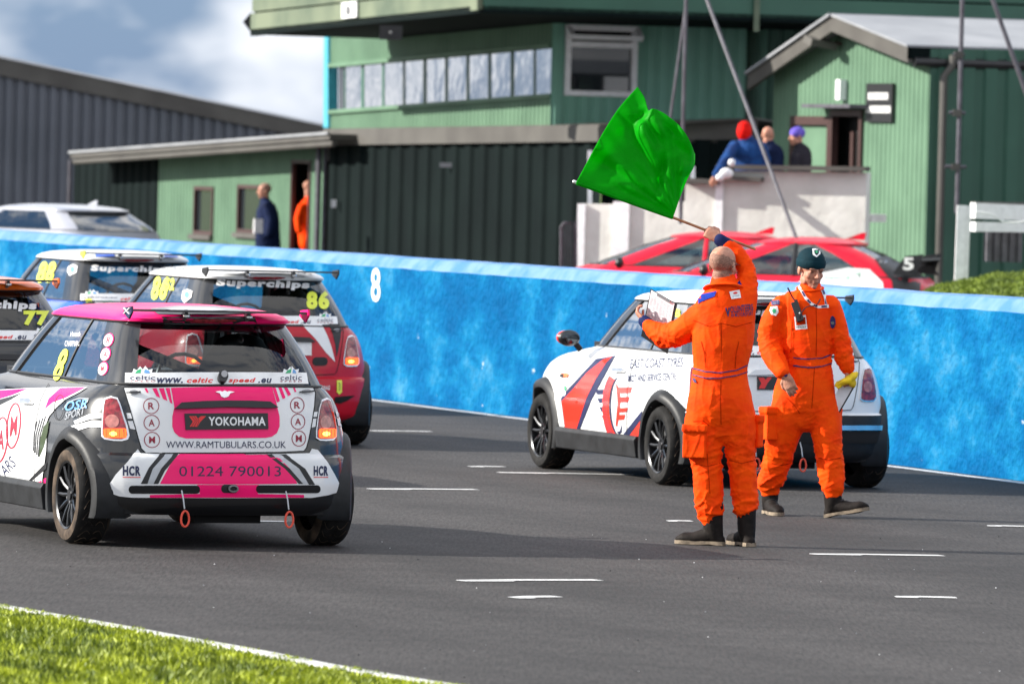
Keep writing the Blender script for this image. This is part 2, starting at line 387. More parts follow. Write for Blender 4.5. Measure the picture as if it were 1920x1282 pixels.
def make_wheel(parent, y, side, tyre_m, rim_m):
    x = side*.733
    wh = empty('wheel', (x, y, WHEEL_Z), 0, parent)
    if side < 0: wh.rotation_euler = (0, 0, math.pi)
    R_ = .28; hw = .102
    prof = [(-hw+.012, .192), (-hw, .205), (-hw-.006, .232), (-hw, .258), (-hw+.018, .273), (-hw+.04, R_-.001), (0, R_+.001), (hw-.04, R_-.001), (hw-.018, .273), (hw, .258), (hw+.006, .232), (hw, .205), (hw-.012, .192)]
    b = MB(); n = 56; V_ = []; 
    for i in range(n):
        a = 2*math.pi*i/n
        for px_, pr in prof: V_.append((px_, pr*math.cos(a), pr*math.sin(a)))
    k = len(prof); b.add(V_, [(i*k+j, i*k+j+1, ((i+1) % n)*k+j+1, ((i+1) % n)*k+j) for i in range(n) for j in range(k-1) if not 4 <= j <= 8], tyre_m); b.add(V_, [(i*k+j, i*k+j+1, ((i+1) % n)*k+j+1, ((i+1) % n)*k+j) for i in range(n) for j in range(4, 9)], M['rubber'])
    # moulded tread: curved sipes standing a hair proud
    for i in range(26):
        a0 = 2*math.pi*i/26
        for sgn in (-1, 1):
            pts = []
            for q in range(6):
                u = q/5; aa = a0+sgn*.0+.20*math.sin(u*2.6); pts.append((sgn*(hw-.03-u*.062), (R_+.0012)*math.cos(aa), (R_+.0012)*math.sin(aa)))
            b.tube(pts, .0022, M['dirty'], 4)
    b.build('tyre', wh, True)
    r = MB(); n = 40
    pr2 = [(.094, .200), (.101, .196), (.094, .185), (.05, .178), (-.06, .174)]
    V_ = []; 
    for i in range(n):
        a = 2*math.pi*i/n
        for px_, q in pr2: V_.append((px_, q*math.cos(a), q*math.sin(a)))
    k = len(pr2); r.add(V_, [(i*k+j, i*k+j+1, ((i+1) % n)*k+j+1, ((i+1) % n)*k+j) for i in range(n) for j in range(k-1)], rim_m)
    for i in range(12):
        a = 2*math.pi*i/12
        pts = [(.062, .05*math.cos(a), .05*math.sin(a)), (.078, .11*math.cos(a+.03), .11*math.sin(a+.03)), (.082, .186*math.cos(a), .186*math.sin(a))]
        r.tube(pts, [(.011, .012), (.008, .012), (.011, .010)], rim_m, 6)
    r.tube([(.03, 0, 0), (.074, 0, 0)], .058, rim_m, 20); r.tube([(.074, 0, 0), (.082, 0, 0)], .03, M['blk'], 14)
    for i in range(4):
        a = math.pi*i/2+.4; r.tube([(.07, .042*math.cos(a), .042*math.sin(a)), (.082, .042*math.cos(a), .042*math.sin(a))], .009, M['steel'], 6)
    rim = r.build('rim', wh, True)
    d = MB(); d.tube([(.0, 0, 0), (.02, 0, 0)], .14, M['steel'], 24); d.tube([(-.05, 0, 0), (-.02, 0, 0)], .178, M['dark'], 24); d.build('brake_disc', wh, True)
    return wh
class Car: pass
def mini(name_label, px, py, heading, base, roof, tyre_m, low=None, group='hatchback race cars queuing on the track', sglass=None):
    c = Car(); loc = G(px, py); c.root = empty('race_car', loc, heading); tag(c.root, name_label, 'race car', group)
    c.M = Matrix.Translation(loc) @ Matrix.Rotation(heading, 4, 'Z'); c.inv = c.M.inverted()
    lv, n = car_grid(LOW); gv, _ = car_grid(GRE); rv, _ = car_grid(ROO)
    lf = shell_faces(LOW, n); gf = shell_faces(GRE, n); rf = shell_faces(ROO, n)
    c.skin = Skin(lv+gv+rv, [tuple(f) for f in lf]+[tuple(i+len(lv) for i in f) for f in gf]+[tuple(i+len(lv)+len(gv) for i in f) for f in rf], c.M)
    def keep(f):
        q = [Vector(lv[i]) for i in f]; m_ = sum(q, Vector())/4
        if abs(m_.x) < .5: return True
        return not any(math.hypot(m_.y-yc, m_.z-WHEEL_Z) < .345 for yc in (0, WB))
    b = MB(); isl = lambda f: low is not None and sum(lv[i][2] for i in f)/4 < .527 and sum(lv[i][1] for i in f)/4 < -.02
    b.add(lv, [f for f in lf if keep(f) and not isl(f)], base)
    if low is not None: b.add(lv, [f for f in lf if keep(f) and isl(f)], low)
    body = b.build('body', c.root, True)
    b = MB(); b.add(rv, rf+[tuple(len(rv)-n+j for j in range(n))], roof); b.add(rv[:n], [tuple(range(n))], M['dark']); b.build('roof', c.root, True)
    groups = {}
    for idx, f in enumerate(gf): groups.setdefault(col_kind(idx % n, n)+('L' if (idx % n) >= n//2 else 'R') if col_kind(idx % n, n) not in ('rear', 'front') else col_kind(idx % n, n), []).append(f)
    for k, fs in groups.items():
        if k in ('rear', 'front'): nm, m_ = ('rear_window', M['rglass']) if k == 'rear' else ('windscreen', M['glass'])
        elif k.startswith('side'): nm, m_ = 'side_window', sglass or M['sglass']
        else: nm, m_ = 'window_pillar', M['black']
        used = sorted({i for f in fs for i in f}); mp_ = {i: q for q, i in enumerate(used)}
        b = MB(); b.add([gv[i] for i in used], [tuple(mp_[i] for i in f) for f in fs], m_); o = b.build(nm, c.root, True)
        c.__dict__[k] = o
    # belt seal and gutter round the glass
    b = MB()
    b.tube([Vector(p)+Vector((0, 0, .002)) for p in ring_pts(GRE[0])], .009, M['blk'], 5, closed=True)
    g = GRE[-1][:]; b.tube([Vector(p)+Vector((0, 0, -.003)) for p in ring_pts(g)], .012, M['blk'], 5, closed=True)
    for s in (-1, 1):
        for q, rr in ((45, .011), (50, .009)):
            pts = [Vector((s*ring_pts(R)[q][0], ring_pts(R)[q][1], R[0])) for R in GRE]; b.tube(pts, rr, M['blk'], 5)
        pts = []
        for i, R in enumerate(GRE):
            u = i/(len(GRE)-1); W_ = R[1]; pts.append(Vector((s*(W_+.0), .68-.11*u, R[0])))
        b.tube(pts, .009, M['blk'], 5)
    b.build('window_seal', c.root, True)
    # wheel arches
    for s in (-1, 1):
        for yc in (0, WB):
            b = MB(); pts = []
            N = 34
            for i in range(N+1):
                a = math.radians(-28+236*i/N); row = []
                ca, sa = math.cos(a), math.sin(a)
                def sx(r):
                    y, z = yc+r*ca, max(.20, WHEEL_Z+r*sa); z = min(z, .9)
                    loc_, n_, i_, d_ = c.skin.bvh.ray_cast(Vector((s*3, y, z)), Vector((-s, 0, 0)))
                    return abs(loc_.x) if loc_ else .7
                bx = max(.845, sx(.385)+.018)
                if yc == 0 and ca < 0: bx = .858-.10*max(0, -ca-.25)
                if yc > 1 and ca > .3: bx = .85-.12*max(0, ca-.3)
                for r, x in ((.312, .62), (.317, bx-.014), (.323, bx), (.355, bx+.002), (.382, max(bx-.016, sx(.382)+.002)), (.400, sx(.400)-.004)):
                    pts.append((s*x, yc+r*ca, max(.165, WHEEL_Z+r*sa)))
            k = 6; b.add(pts, [(i*k+j, i*k+j+1, (i+1)*k+j+1, (i+1)*k+j) for i in range(N) for j in range(k-1)], M['plastic'])
            b.build('wheel_arch', c.root, True)
            make_wheel(c.root, yc, s, tyre_m, M['rim'])
        b = MB(); b.prism([(s*.79, .405, .165), (s*.845, .405, .175), (s*.862, .405, .30), (s*.845, .405, .325), (s*.79, .405, .33)], (0, 1.665, 0), M['plastic']); b.build('sill', c.root, bevel=.006)
    # underside, inner arches, exhaust
    b = MB(); b.box((0, 1.25, .23), (.60, 1.65, .035), M['dark']); b.box((0, 1.25, .40), (.60, 1.15, .16), M['dark']); b.box((0, 1.25, .6), (.58, 1.6, .06), M['dark'])
    b.box((0, -.25, .26), (.56, .14, .05), M['dark']); b.tube([(-.0, -.43, .235), (-.0, -.1, .21)], .035, M['steel'], 12); b.tube([(-.35, -.1, .24), (.35, -.1, .24)], .03, M['dark'], 8)
    b.box((.05, -.2, .19), (.2, .1, .05), M['dark']); b.tube([(-.6, 0, .22), (.6, 0, .22)], .04, M['dark'], 8)
    b.build('underbody', c.root)
    # cabin
    b = MB(); b.box((0, .8, .72), (.66, 1.05, .03), M['dark']); b.box((0, 1.72, .90), (.62, .2, .06), M['blk']); b.build('cabin_floor', c.root)
    for sx_, nm in ((.33, 'seat'),):
        b = MB(); b.tube([(sx_, .52, .62), (sx_, .46, .85), (sx_, .40, 1.02), (sx_, .38, 1.16)], [(.22, .07), (.25, .07), (.24, .06), (.15, .055)], M['blk'], 14, 'round', ref=(1, 0, 0), smooth=3); b.build('seat', c.root, True)
    b = MB(); rc = .021; m_ = M['steel'] if base is M['pink'] else M['ltblue'] if base is M['blue'] else M['blk']
    b.tube([(-.60, .62, .75), (-.58, .62, .95), (-.53, .62, 1.20), (-.44, .62, 1.245), (.44, .62, 1.245), (.53, .62, 1.20), (.58, .62, .95), (.60, .62, .75)], rc, m_, 8)
    for s in (-1, 1):
        b.tube([(s*.50, .62, 1.22), (s*.46, -.02, .78)], rc, m_, 8); b.tube([(s*.5, .62, 1.23), (s*.5, 1.3, 1.22), (s*.6, 1.75, .93)], rc, m_, 8)
    b.tube([(-.5, .60, 1.2), (.55, .60, .80)], rc, m_, 8); b.tube([(-.58, .60, .95), (.58, .60, .95)], rc, m_, 8)
    b.tube([(-.5, .62, 1.22), (.46, -.02, .80)], rc, m_, 8)
    b.build('roll_cage', c.root, True)
    b = MB(); b.tube([(.33+.17*math.cos(a), 1.42+.03*math.sin(a), .90+.16*math.sin(a)) for a in np.linspace(0, 2*math.pi, 18)[:-1]], .012, M['blk'], 6, closed=True); b.tube([(.33, 1.42, .90), (.33, 1.65, .86)], .02, M['blk'], 6); b.build('steering_wheel', c.root, True)
    # mirrors
    for s in (-1, 1):
        b = MB(); b.ell((s*.90, 1.70, .985), (.085, .048, .060), M['blk'], n=20); b.tube([(s*.80, 1.72, .90), (s*.84, 1.72, .945)], .022, M['blk'], 8)
        mo = b.build('wing_mirror', c.root, True)
        b = MB(); b.ell((s*.90, 1.662, .985), (.068, .014, .046), M['glassm'], n=18); b.build('mirror_glass', mo, True)
        c.__dict__['mirror%d' % s] = mo
    # rear wing blade on two brackets
    b = MB(); wy, wz = -.17, 1.352
    b.prism([(-.53, wy-.055, wz-.006), (-.53, wy-.05, wz+.007), (-.53, wy+.06, wz+.004), (-.53, wy+.06, wz-.006)], (1.06, 0, 0), M['blk']); c.wing = b.build('rear_wing', c.root)
    for s in (-1, 1):
        b = MB(); b.bar((s*.19, wy-.01, wz-.012), (s*.19, -.115, 1.312), .010, .022, M['steel']); b.ell((s*.19, wy-.015, wz-.028), (.022, .02, .014), M['chrome'], n=10); b.build('bracket', c.wing, True)
    return c
def decal(c, name, polys, m, off=.004, frame=None, T=None, step=9, thick=0.0, label=None, parent=None, smooth=True):
    bm = polys if isinstance(polys, bmesh.types.BMesh) else poly2(polys if hasattr(polys[0][0], '__len__') else [polys], step)
    V_, F_ = c.skin.lay(bm, off, frame, T, thick); bm.free()
    b = MB(); b.add(V_, F_, m); me_ = bpy.data.meshes.new(name); me_.from_pydata(V_, [], F_); me_.materials.append(m)
    if smooth: me_.polygons.foreach_set('use_smooth', [True]*len(F_))
    me_.update(); o = bpy.data.objects.new(name, me_); COL.objects.link(o); o.parent = parent or c.root
    if thick:
        try: me_.set_sharp_from_angle(angle=math.radians(50))
        except Exception: pass
    if label: o['label'] = label
    return o
def text(c, s, box, m, off=.005, frame=None, T=None, bold=0, shear=0, rot=0, skew=0, name='lettering', step=12, parent=None):
    return decal(c, name, text_bm(s, box, bold, shear, step, rot, skew), m, off, frame, T, parent=parent, smooth=False)
M['dolive'] = mat('dark_olive_print', (.03, .05, .012), .4); M['glassm'] = mat('mirror_glass', (.06, .07, .08), .08, .9)
Z1 = lambda x, y: (x/2.671, 560+y/2.671)               # close-up of the pink car
Z2 = lambda x, y: (x/6.411, 600+y/6.411)
Z3 = lambda x, y: (980+x/2.465, 520+y/2.465)           # close-up of the white car
Z4 = lambda x, y: (990+x/5.341, 540+y/5.341)
Z5 = lambda x, y: (990+x/5.828, 720+y/5.828)
Z6 = lambda x, y: (560+x/4.931, 580+y/4.931)           # close-up of the dark red car
Z7 = lambda x, y: (x/2.743, 360+y/2.743)
Z8 = lambda x, y: (220+x/4.364, 560+y/4.364)
def mirror_x(polys, a, b):                             # mirror about the line x = a, y kept
    return [[(2*a-(x), y) for x, y in p] for p in polys]

PINK = mini('pink, white and black hatchback race car nearest the grass, number 8 on its side window', 379, 1020, math.radians(20.8), M['black'], M['pink'], M['dirty'])
WHITE = mini('white hatchback race car with red stripe and winged tyre emblem, behind the two marshals', 1436, 911, math.radians(19.6), M['white'], M['white'], M['rubber'], M['plastic'])
RED = mini('dark red hatchback race car with white roof and yellow number 86 on the rear window', 487, 831, math.radians(20), M['dred'], M['white'], M['rubber'])
BLUE = mini('blue hatchback race car with white roof and yellow 88, beside the wall', 247, 762, math.radians(20), M['blue'], M['white'], M['rubber'])
ORNG = mini('black hatchback race car with orange roof and yellow 77, cut by the left edge', -56, 890, math.radians(20), M['black'], M['orangep'], M['rubber'])

def lamps(c, lit=True):
    L_ = [(527,500),(560,490),(592,497),(606,530),(622,580),(640,635),(650,685),(642,704),(612,712),(570,711),(525,703),(512,690),(512,650),(516,580),(520,530)]
    R_ = [(1606,506),(1632,498),(1648,508),(1660,550),(1672,600),(1681,660),(1680,690),(1665,709),(1630,712),(1598,710),(1578,698),(1579,660),(1586,600),(1594,550)]
    for i, Q in enumerate((L_, R_)):
        cx = sum(p[0] for p in Q)/len(Q); cy = sum(p[1] for p in Q)/len(Q)
        rim_ = decal(c, 'tail_light', Q, M['chrome'], .010, PINK, Z1, 6, .03)
        q = [(cx+(x-cx)*.86, cy+(y-cy)*.92) for x, y in Q]
        decal(c, 'lamp_lens', q, M['lens'], .016, PINK, Z1, 6, .01, parent=rim_)
        decal(c, 'indicator_lens', oval((cx-8, cy+2), 34 if i == 0 else 27, 34), M['lensp'], .0185, PINK, Z1, 6, .004, parent=rim_)
        if lit:
            lo = 652
            q2 = [p for p in q if p[1] > lo-4]; xs = [p[0] for p in q]
            xl = min(p[0] for p in q2)+4; xr = max(p[0] for p in q2)-4
            decal(c, 'brake_lamp', rrect(xl, lo, xr, 698, 9), M['lamp'], .020, PINK, Z1, 6, .004, parent=rim_)
            decal(c, 'brake_lamp', oval(((xl+xr)/2-8, 678), 17, 11), M['lamph'], .022, PINK, Z1, 6, .002, parent=rim_)
            for k in range(5):
                xx = xl+(xr-xl)*(.12+.19*k); decal(c, 'lamp_rib', [(xx, 656), (xx+2.5, 656), (xx+2.5, 695), (xx, 695)], M['lens'], .0228, PINK, Z1, 6, parent=rim_)
def rear_common(c, panel, edge, handle, banner=True, lit=True):
    tg = [(622,446),(700,443),(900,440),(1200,439),(1500,441),(1566,445),(1577,470),(1572,540),(1560,620),(1545,700),(1533,745),(1520,762),(1400,768),(1100,771),(800,772),(730,771),(708,750),(690,690),(668,610),(645,530),(630,480)]
    o = decal(c, 'tailgate', tg, panel, .0045, PINK, Z1, 16)
    decal(c, 'panel_gap', stroke(tg, 5, True), M['dark'], .0052, PINK, Z1, 16)
    decal(c, 'boot_handle', [(872,552),(905,522),(1000,516),(1130,513),(1250,514),(1345,518),(1384,546),(1350,549),(1130,544),(905,553)], handle, .030, PINK, Z1, 12, .028)
    lamps(c, lit)
    if banner:
        decal(c, 'window_banner', [(628,372),(850,370),(1100,369),(1300,369),(1534,371),(1544,427),(1300,427),(1100,428),(850,430),(627,432)], M['wht'], .003, PINK, Z1, 16)
        text(c, 'www.', (785,398,915,425), M['navy'], .005, PINK, Z1, .03, .25); text(c, 'celtic', (935,397,1066,423), M['redpr'], .005, PINK, Z1, .03, .25)
        text(c, 'speed', (1143,398,1280,427), M['redpr'], .005, PINK, Z1, .03, .25); text(c, '.eu', (1292,400,1360,424), M['navy'], .005, PINK, Z1, .03, .25)
        for x0, x1 in ((652, 778), (1403, 1510)):
            text(c, 'celtic', (x0, 384, x1, 409), M['navy'], .005, PINK, Z1, 0); text(c, 'S P E E D', (x0, 411, x1, 419), M['dkred'], .005, PINK, Z1, 0)
            mx_ = (x0+x1)/2
            decal(c, 'sticker', [(x0+10,378),(x0+18,352),(x0+34,360),(x0+50,340),(mx_,356),(x1-50,338),(x1-34,358),(x1-14,352),(x1-20,380)], M['wht'], .0034, PINK, Z1, 12)
            decal(c, 'sticker', [(x0+24,376),(x0+36,360),(x0+56,352),(x0+52,374)], M['grn'], .005, PINK, Z1, 12); decal(c, 'sticker', [(mx_+6,374),(mx_+10,354),(x1-32,362),(x1-28,376)], M['ltblue'], .005, PINK, Z1, 12)
        decal(c, 'wiper_cap', oval((1112, 400), 25, 29), M['blk'], .03, PINK, Z1, 10, .03); decal(c, 'wiper_cap', oval((1116, 393), 16, 17), M['steel'], .034, PINK, Z1, 10)
    for x, y in ((672, 470), (1530, 465)):
        decal(c, 'tailgate_pin', oval((x, y), 22, 11), M['steel'], .014, PINK, Z1, 8, .012); decal(c, 'tailgate_pin', [(x-38, y+2), (x+34, y-4), (x+36, y+4), (x-36, y+8)], M['blk'], .02, PINK, Z1, 8, .006)
    # high brake light
    decal(c, 'high_brake_light', [(925,108),(985,103),(1125,103),(1185,108),(1125,117),(985,117)], M['lens'], .008, PINK, Z1, 10, .01)
def side_gaps(c, frame=None):
    # door seams and handle (read off the white car's flank)
    f = WHITE
    door = [(425,352),(360,440),(300,560),(262,640),(243,760)]
    decal(c, 'panel_gap', stroke([(533,362),(505,425),(486,520),(483,640),(484,755)], 2.6), M['dark'], .0055, f, Z3, 8)
    decal(c, 'door_handle', rrect(428,424,478,440,7), M['chrome'], .032, f, Z3, 8, .03)
for c in (PINK, WHITE, RED, BLUE, ORNG): side_gaps(c)

# ---- pink car livery
c = PINK
rear_common(c, M['white'], None, M['blk'])
K = dict(frame=c, T=Z1)
decal(c, 'livery_panel', [(855,447),(1100,442),(1360,444),(1382,520),(1388,548),(1398,590),(1398,640),(1385,672),(1360,690),(1330,696),(1100,699),(930,699),(895,690),(872,668),(862,640),(862,590),(872,545),(868,520)], M['pink'], .0065, step=16, **K)
for q in ([(724,449),(735,448),(745,472),(735,471)], [(762,449),(784,448),(802,497),(783,489)], [(795,449),(820,448),(838,512),(816,502)], [(828,448),(849,447),(863,527),(851,520)],
          [(1362,446),(1378,446),(1400,512),(1386,520)], [(1392,446),(1408,446),(1428,496),(1414,503)], [(1420,446),(1436,446),(1455,480),(1441,489)], [(1465,446),(1473,446),(1482,466),(1473,468)]):
    decal(c, 'livery_stripe', q, M['pink'], .0066, **K)
decal(c, 'number_plate', [(922,575),(1130,573),(1337,573),(1340,653),(1130,654),(927,656)], M['blk'], .014, step=16, thick=.012, **K)
decal(c, 'logo', [(943,588),(978,588),(988,600),(1003,588),(1028,588),(998,618),(985,641),(946,641),(962,616)], M['redpr'], .016, **K)
for k in range(3): decal(c, 'logo', stroke([(955+14*k,590),(975+9*k,612),(955+14*k,640)], 2), M['blk'], .0168, **K)
text(c, 'YOKOHAMA', (1040,592,1325,636), M['wht'], .0165, bold=.028, **K)
decal(c, 'emblem', [(1075,468),(1100,463),(1110,468),(1122,461),(1136,468),(1145,464),(1172,469),(1150,476),(1140,492),(1122,498),(1106,492),(1098,476)], M['chrome'], .012, step=8, thick=.008, **K)
for cx, rx, ys in ((759, 40, (537, 621, 706)), (1488, 36, (533, 615, 699))):
    for yy, ch in zip(ys, 'RAM'):
        x = cx-2+4*'RAM'.index(ch)*(1 if cx < 1000 else 2)/2
        decal(c, 'roundel', ring((x, yy), rx-2, 38, 4), M['dkred'], .0066, **K)
        text(c, ch, (x-15, yy-17, x+15, yy+17), M['dkred'], .0066, bold=.02, **K)
text(c, 'WWW.RAMTUBULARS.CO.UK', (831,713,1430,747), M['navy'], .0066, **K)
decal(c, 'livery_panel', [(706,776),(690,752),(664,785),(640,815),(580,880),(527,962),(560,975),(600,988),(660,994),(1100,997),(1560,995),(1640,982),(1700,965),(1705,942),(1680,890),(1640,820),(1590,756),(1560,750),(1548,772),(1400,777),(1100,780),(800,779)], M['white'], .0045, step=14, **K)
decal(c, 'livery_panel', [(900,780),(1100,781),(1330,779),(1400,800),(1450,850),(1487,925),(1300,927),(1100,928),(800,926),(840,850),(868,800)], M['pink'], .0062, step=14, **K)
for m_, o_, qs in ((M['blk'], .0064, ([(800,780),(828,780),(765,850),(738,926),(705,926),(745,845)], [(868,780),(893,780),(825,860),(792,926),(768,926),(806,850)], [(1330,780),(1354,778),(1450,850),(1516,926),(1494,926),(1425,850)], [(1398,778),(1425,778),(1526,850),(1575,930),(1545,930),(1496,850)])),
                   (M['silv'], .0060, ([(828,780),(868,780),(806,850),(768,926),(738,926),(765,850)], [(1354,778),(1398,778),(1496,850),(1545,926),(1516,926),(1450,850)]))):
    for q in qs: decal(c, 'livery_stripe', q, m_, o_, **K)
for x0, x1 in ((616, 704), (1568, 1640)):
    text(c, 'HCR', (x0, 836, x1, 886), M['navy'], .0066, bold=.05, **K); decal(c, 'sticker', [(x0, 891), (x1, 891), (x1, 895), (x0, 895)], M['redpr'], .0066, **K)
text(c, '01224 790013', (896,838,1405,888), M['navy'], .0068, **K)
decal(c, 'livery_panel', [(985,930),(1295,930),(1290,975),(1520,980),(1520,994),(750,994),(750,980),(1000,975)], M['pink'], .0062, step=14, **K)
decal(c, 'bumper_slot', rrect(645,934,1000,974,18), M['dark'], .0075, step=14, **K); decal(c, 'bumper_slot', rrect(1280,932,1602,971,18), M['dark'], .0075, step=14, **K)
decal(c, 'tow_eye', rrect(1106,929,1190,970,18), M['blk'], .008, **K); decal(c, 'tow_eye', ring((1165,948), 22, 14, 7), M['steel'], .02, thick=.014, **K)
for q in ([(372,612),(450,578),(511,573),(511,597),(455,603),(380,628)], [(358,637),(450,614),(511,613),(511,645),(450,642),(385,662)], [(634,572),(658,573),(668,600),(640,600)], [(640,612),(670,612),(684,657),(652,650)],
          [(1568,568),(1588,566),(1584,590),(1564,592)], [(1562,601),(1582,600),(1577,640),(1558,645)], [(1676,564),(1694,568),(1703,592),(1683,590)], [(1684,598),(1705,603),(1716,640),(1690,635)]):
    decal(c, 'livery_stripe', q, M['white'], .005, step=7, **K)
# flank
decal(c, 'livery_panel', [(-60,458),(0,456),(130,449),(300,446),(440,444),(400,470),(330,505),(285,545),(248,590),(228,640),(236,700),(234,760),(225,830),(215,900),(212,968),(100,972),(-60,976)], M['white'], .0045, step=10, **K)
decal(c, 'livery_panel', [(-60,464),(0,460),(140,452),(60,485),(-60,520)], M['pink'], .0055, step=9, **K)
decal(c, 'livery_stripe', [(-60,520),(60,490),(118,470),(60,505),(0,535),(-60,560)], M['blk'], .0055, step=9, **K)
decal(c, 'livery_panel', [(305,449),(432,446),(335,495),(268,520),(228,552),(248,500)], M['pink'], .0055, step=7, **K)
for k in range(4): decal(c, 'livery_stripe', stroke([(232-14*k,590+8*k),(205-10*k,680),(196-8*k,790-10*k)], 6), M['blk'], .0056, step=8, **K)
decal(c, 'livery_panel', [(250,610),(242,670),(225,740),(200,795),(206,700),(222,640)], M['dolive'], .0055, **K)
decal(c, 'livery_stripe', [(238,815),(236,850),(170,905),(105,966),(98,960),(160,895)], M['blk'], .0056, **K)
for q in ([(240,893),(238,972),(222,972),(224,900)], [(212,908),(210,975),(190,975),(196,915)], [(180,925),(178,976),(128,976),(150,940)]): decal(c, 'livery_stripe', q, M['pink'], .0056, **K)
for x, yy, ch in ((8, 706, 'A'), (72, 636, 'M')):
    decal(c, 'roundel', ring((x, yy), 33, 112, 8, 30, .10), M['dkred'], .0056, step=10, **K); text(c, ch, (x-16, yy-48, x+18, yy+50), M['dkred'], .0058, bold=.03, rot=.06, skew=-.25, **K)
text(c, 'BULARS', (-62,838,94,896), M['navy'], .0058, rot=-.52, skew=-.3, **K)
decal(c, 'panel_gap', ring((300,545), 24, 62, 3, 22, .12), M['dark'], .006, **K)
text(c, 'OSR', (330,510,440,556), M['ltblue'], .0058, bold=.02, shear=.3, skew=-.15, **K); text(c, 'SPORT', (328,556,430,592), M['silv'], .0058, shear=.3, skew=-.3, **K)
decal(c, 'logo', stroke([(318,556),(345,518),(400,500),(447,502),(438,520)], 5), M['silv'], .0058, **K)
K2 = dict(frame=c, T=Z2)
text(c, '8', (645,345,822,738), M['yel'], .005, bold=.03, shear=.84, name='race_number', **K2)
text(c, 'Hannah', (852,140,975,200), M['wht'], .005, bold=.0, shear=.3, **K2); text(c, 'CHAPMAN', (788,250,965,318), M['wht'], .005, bold=.0, shear=.3, **K2)
for (x, yy), ch in zip(((1305, 245), (1270, 415), (1240, 588)), 'RAM'):
    decal(c, 'sticker', oval((x+6, yy-4), 58, 84, 24, .35), M['pink'], .0035, step=30, **K2); decal(c, 'sticker', oval((x, yy), 50, 76, 24, .35), M['wht'], .0045, step=30, **K2); text(c, ch, (x-24, yy-38, x+24, yy+38), M['dkred'], .0055, bold=.02, shear=.3, step=30, **K2)
# roof lip and blade ends
K8 = dict(frame=c, T=Z8)
decal(c, 'livery_panel', [(362,150),(700,148),(1122,152),(1148,211),(900,218),(700,220),(500,218),(384,212)], M['black'], .004, step=30, **K8)
decal(c, 'livery_panel', [(270,84),(500,62),(800,66),(1000,92),(1130,122),(700,134),(330,130)], M['black'], .004, step=12, **K8)
decal(c, 'livery_panel', [(380,90),(520,76),(760,78),(930,100),(700,106),(480,104)], M['silverp'], .0055, step=12, **K8)
def endplate(c, s, m1_, m2_=None):
    b = MB(); x = s*.53; y0, y1, z0, z1 = -.235, -.10, 1.30, 1.375
    b.prism([(x, y0, z1), (x, y1, z1-.01), (x, y1+.015, z0+.035), (x, y0+.05, z0), (x, y0-.005, z0+.04)], (s*.012, 0, 0), m1_)
    o = b.build('wing_endplate', c.wing)
    if m2_:
        b = MB()
        xx = x-s*.001 if s > 0 else x-.014
        for a, d in (((y0+.012, z1-.008), (y1-.01, z0+.03)), ((y1-.01, z1-.012), (y0+.02, z0+.03))): b.bar((xx, a[0], a[1]), (xx, d[0], d[1]), .002, .006, m2_, (1, 0, 0))
        b.build('saltire', c.wing)
endplate(PINK, -1, M['navyc2'] if 'navyc2' in M else M['navy'], M['wht']); endplate(PINK, 1, M['pink'])
def strap(c, x, y0=-.50):
    b = MB(); b.tube([(x, y0-.005, .335), (x+.003, y0-.03, .29), (x+.010, y0-.035, .232)], .0045, M['silv'], 6)
    b.tube([(x+.014+.024*math.sin(a), y0-.037, .170+.050*math.cos(a)*(1 if math.cos(a) > 0 else .8)) for a in np.linspace(0, 2*math.pi, 16)[:-1]], .0065, M['strap'], 6, closed=True)
    b.build('tow_strap', c.root, True)
strap(PINK, -.30); strap(PINK, .33)

# ---- white car livery
c = WHITE
rear_common(c, M['white'], None, M['white'], lit=False)
K = dict(frame=c, T=Z3)
endplate(c, -1, M['redp']); endplate(c, 1, M['blk'])
decal(c, 'livery_stripe', [(340,378),(430,362),(320,565),(242,760),(205,760),(182,585),(178,560),(215,512)], M['navy'], .0045, step=9, **K)
decal(c, 'livery_stripe', [(372,382),(418,366),(390,392),(340,470),(296,560),(232,762),(208,762),(186,600),(180,575),(232,520),(300,440)], M['redp'], .0056, step=9, **K)
decal(c, 'livery_stripe', [(553,615),(553,650),(470,760),(438,760),(486,700)], M['navy'], .0045, **K); decal(c, 'livery_stripe', [(552,655),(550,762),(474,762)], M['redp'], .0052, **K)
K4 = dict(frame=c, T=Z4)
text(c, 'EAST COAST TYRES', (1022,706,1558,796), M['navy'], .005, bold=.0, shear=.3, skew=-.03, step=30, **K4)
text(c, 'MOT AND SERVICE CENTRE', (1006,858,1492,930), M['navy'], .005, bold=.01, shear=.1, skew=-.05, step=30, **K4)
K5 = dict(frame=c, T=Z5)
for k in range(4):   # winged tyre emblem
    y = 62+k*94; x0 = 738+24*k
    decal(c, 'emblem', [(x0,y),(865,y-4),(868,y+48),(x0+22,y+50)], M['navy'], .0048, step=30, **K5)
for q in ([(972,38),(1140,34),(1122,98),(976,102)], [(990,142),(1112,138),(1096,196),(992,198)], [(998,262),(1098,256),(1084,304),(996,308)], [(988,336),(1068,330),(1052,388),(984,392)]):
    decal(c, 'emblem', q, M['redp'], .0048, step=30, **K5)
decal(c, 'emblem', [(962,-10),(985,20),(1004,60),(1012,200),(1000,330),(978,466),(962,452),(972,330),(984,200),(974,60)], M['redp'], .0047, step=30, **K5)
arc = [(905+18*math.cos(0)-52*math.cos(t), 230-330*math.sin(t)) for t in np.linspace(-1.45, 1.2, 24)]
arc = [(900-46*math.cos(t)+60*(1-math.cos(t))*1.1, 240-330*math.sin(t)) for t in np.linspace(-1.35, 1.2, 26)]
decal(c, 'emblem', stroke(arc, 72), M['redp'], .0052, step=30, **K5)
decal(c, 'emblem', stroke([(x+50, y) for x, y in arc], 11), M['navy'], .0052, step=30, **K5)
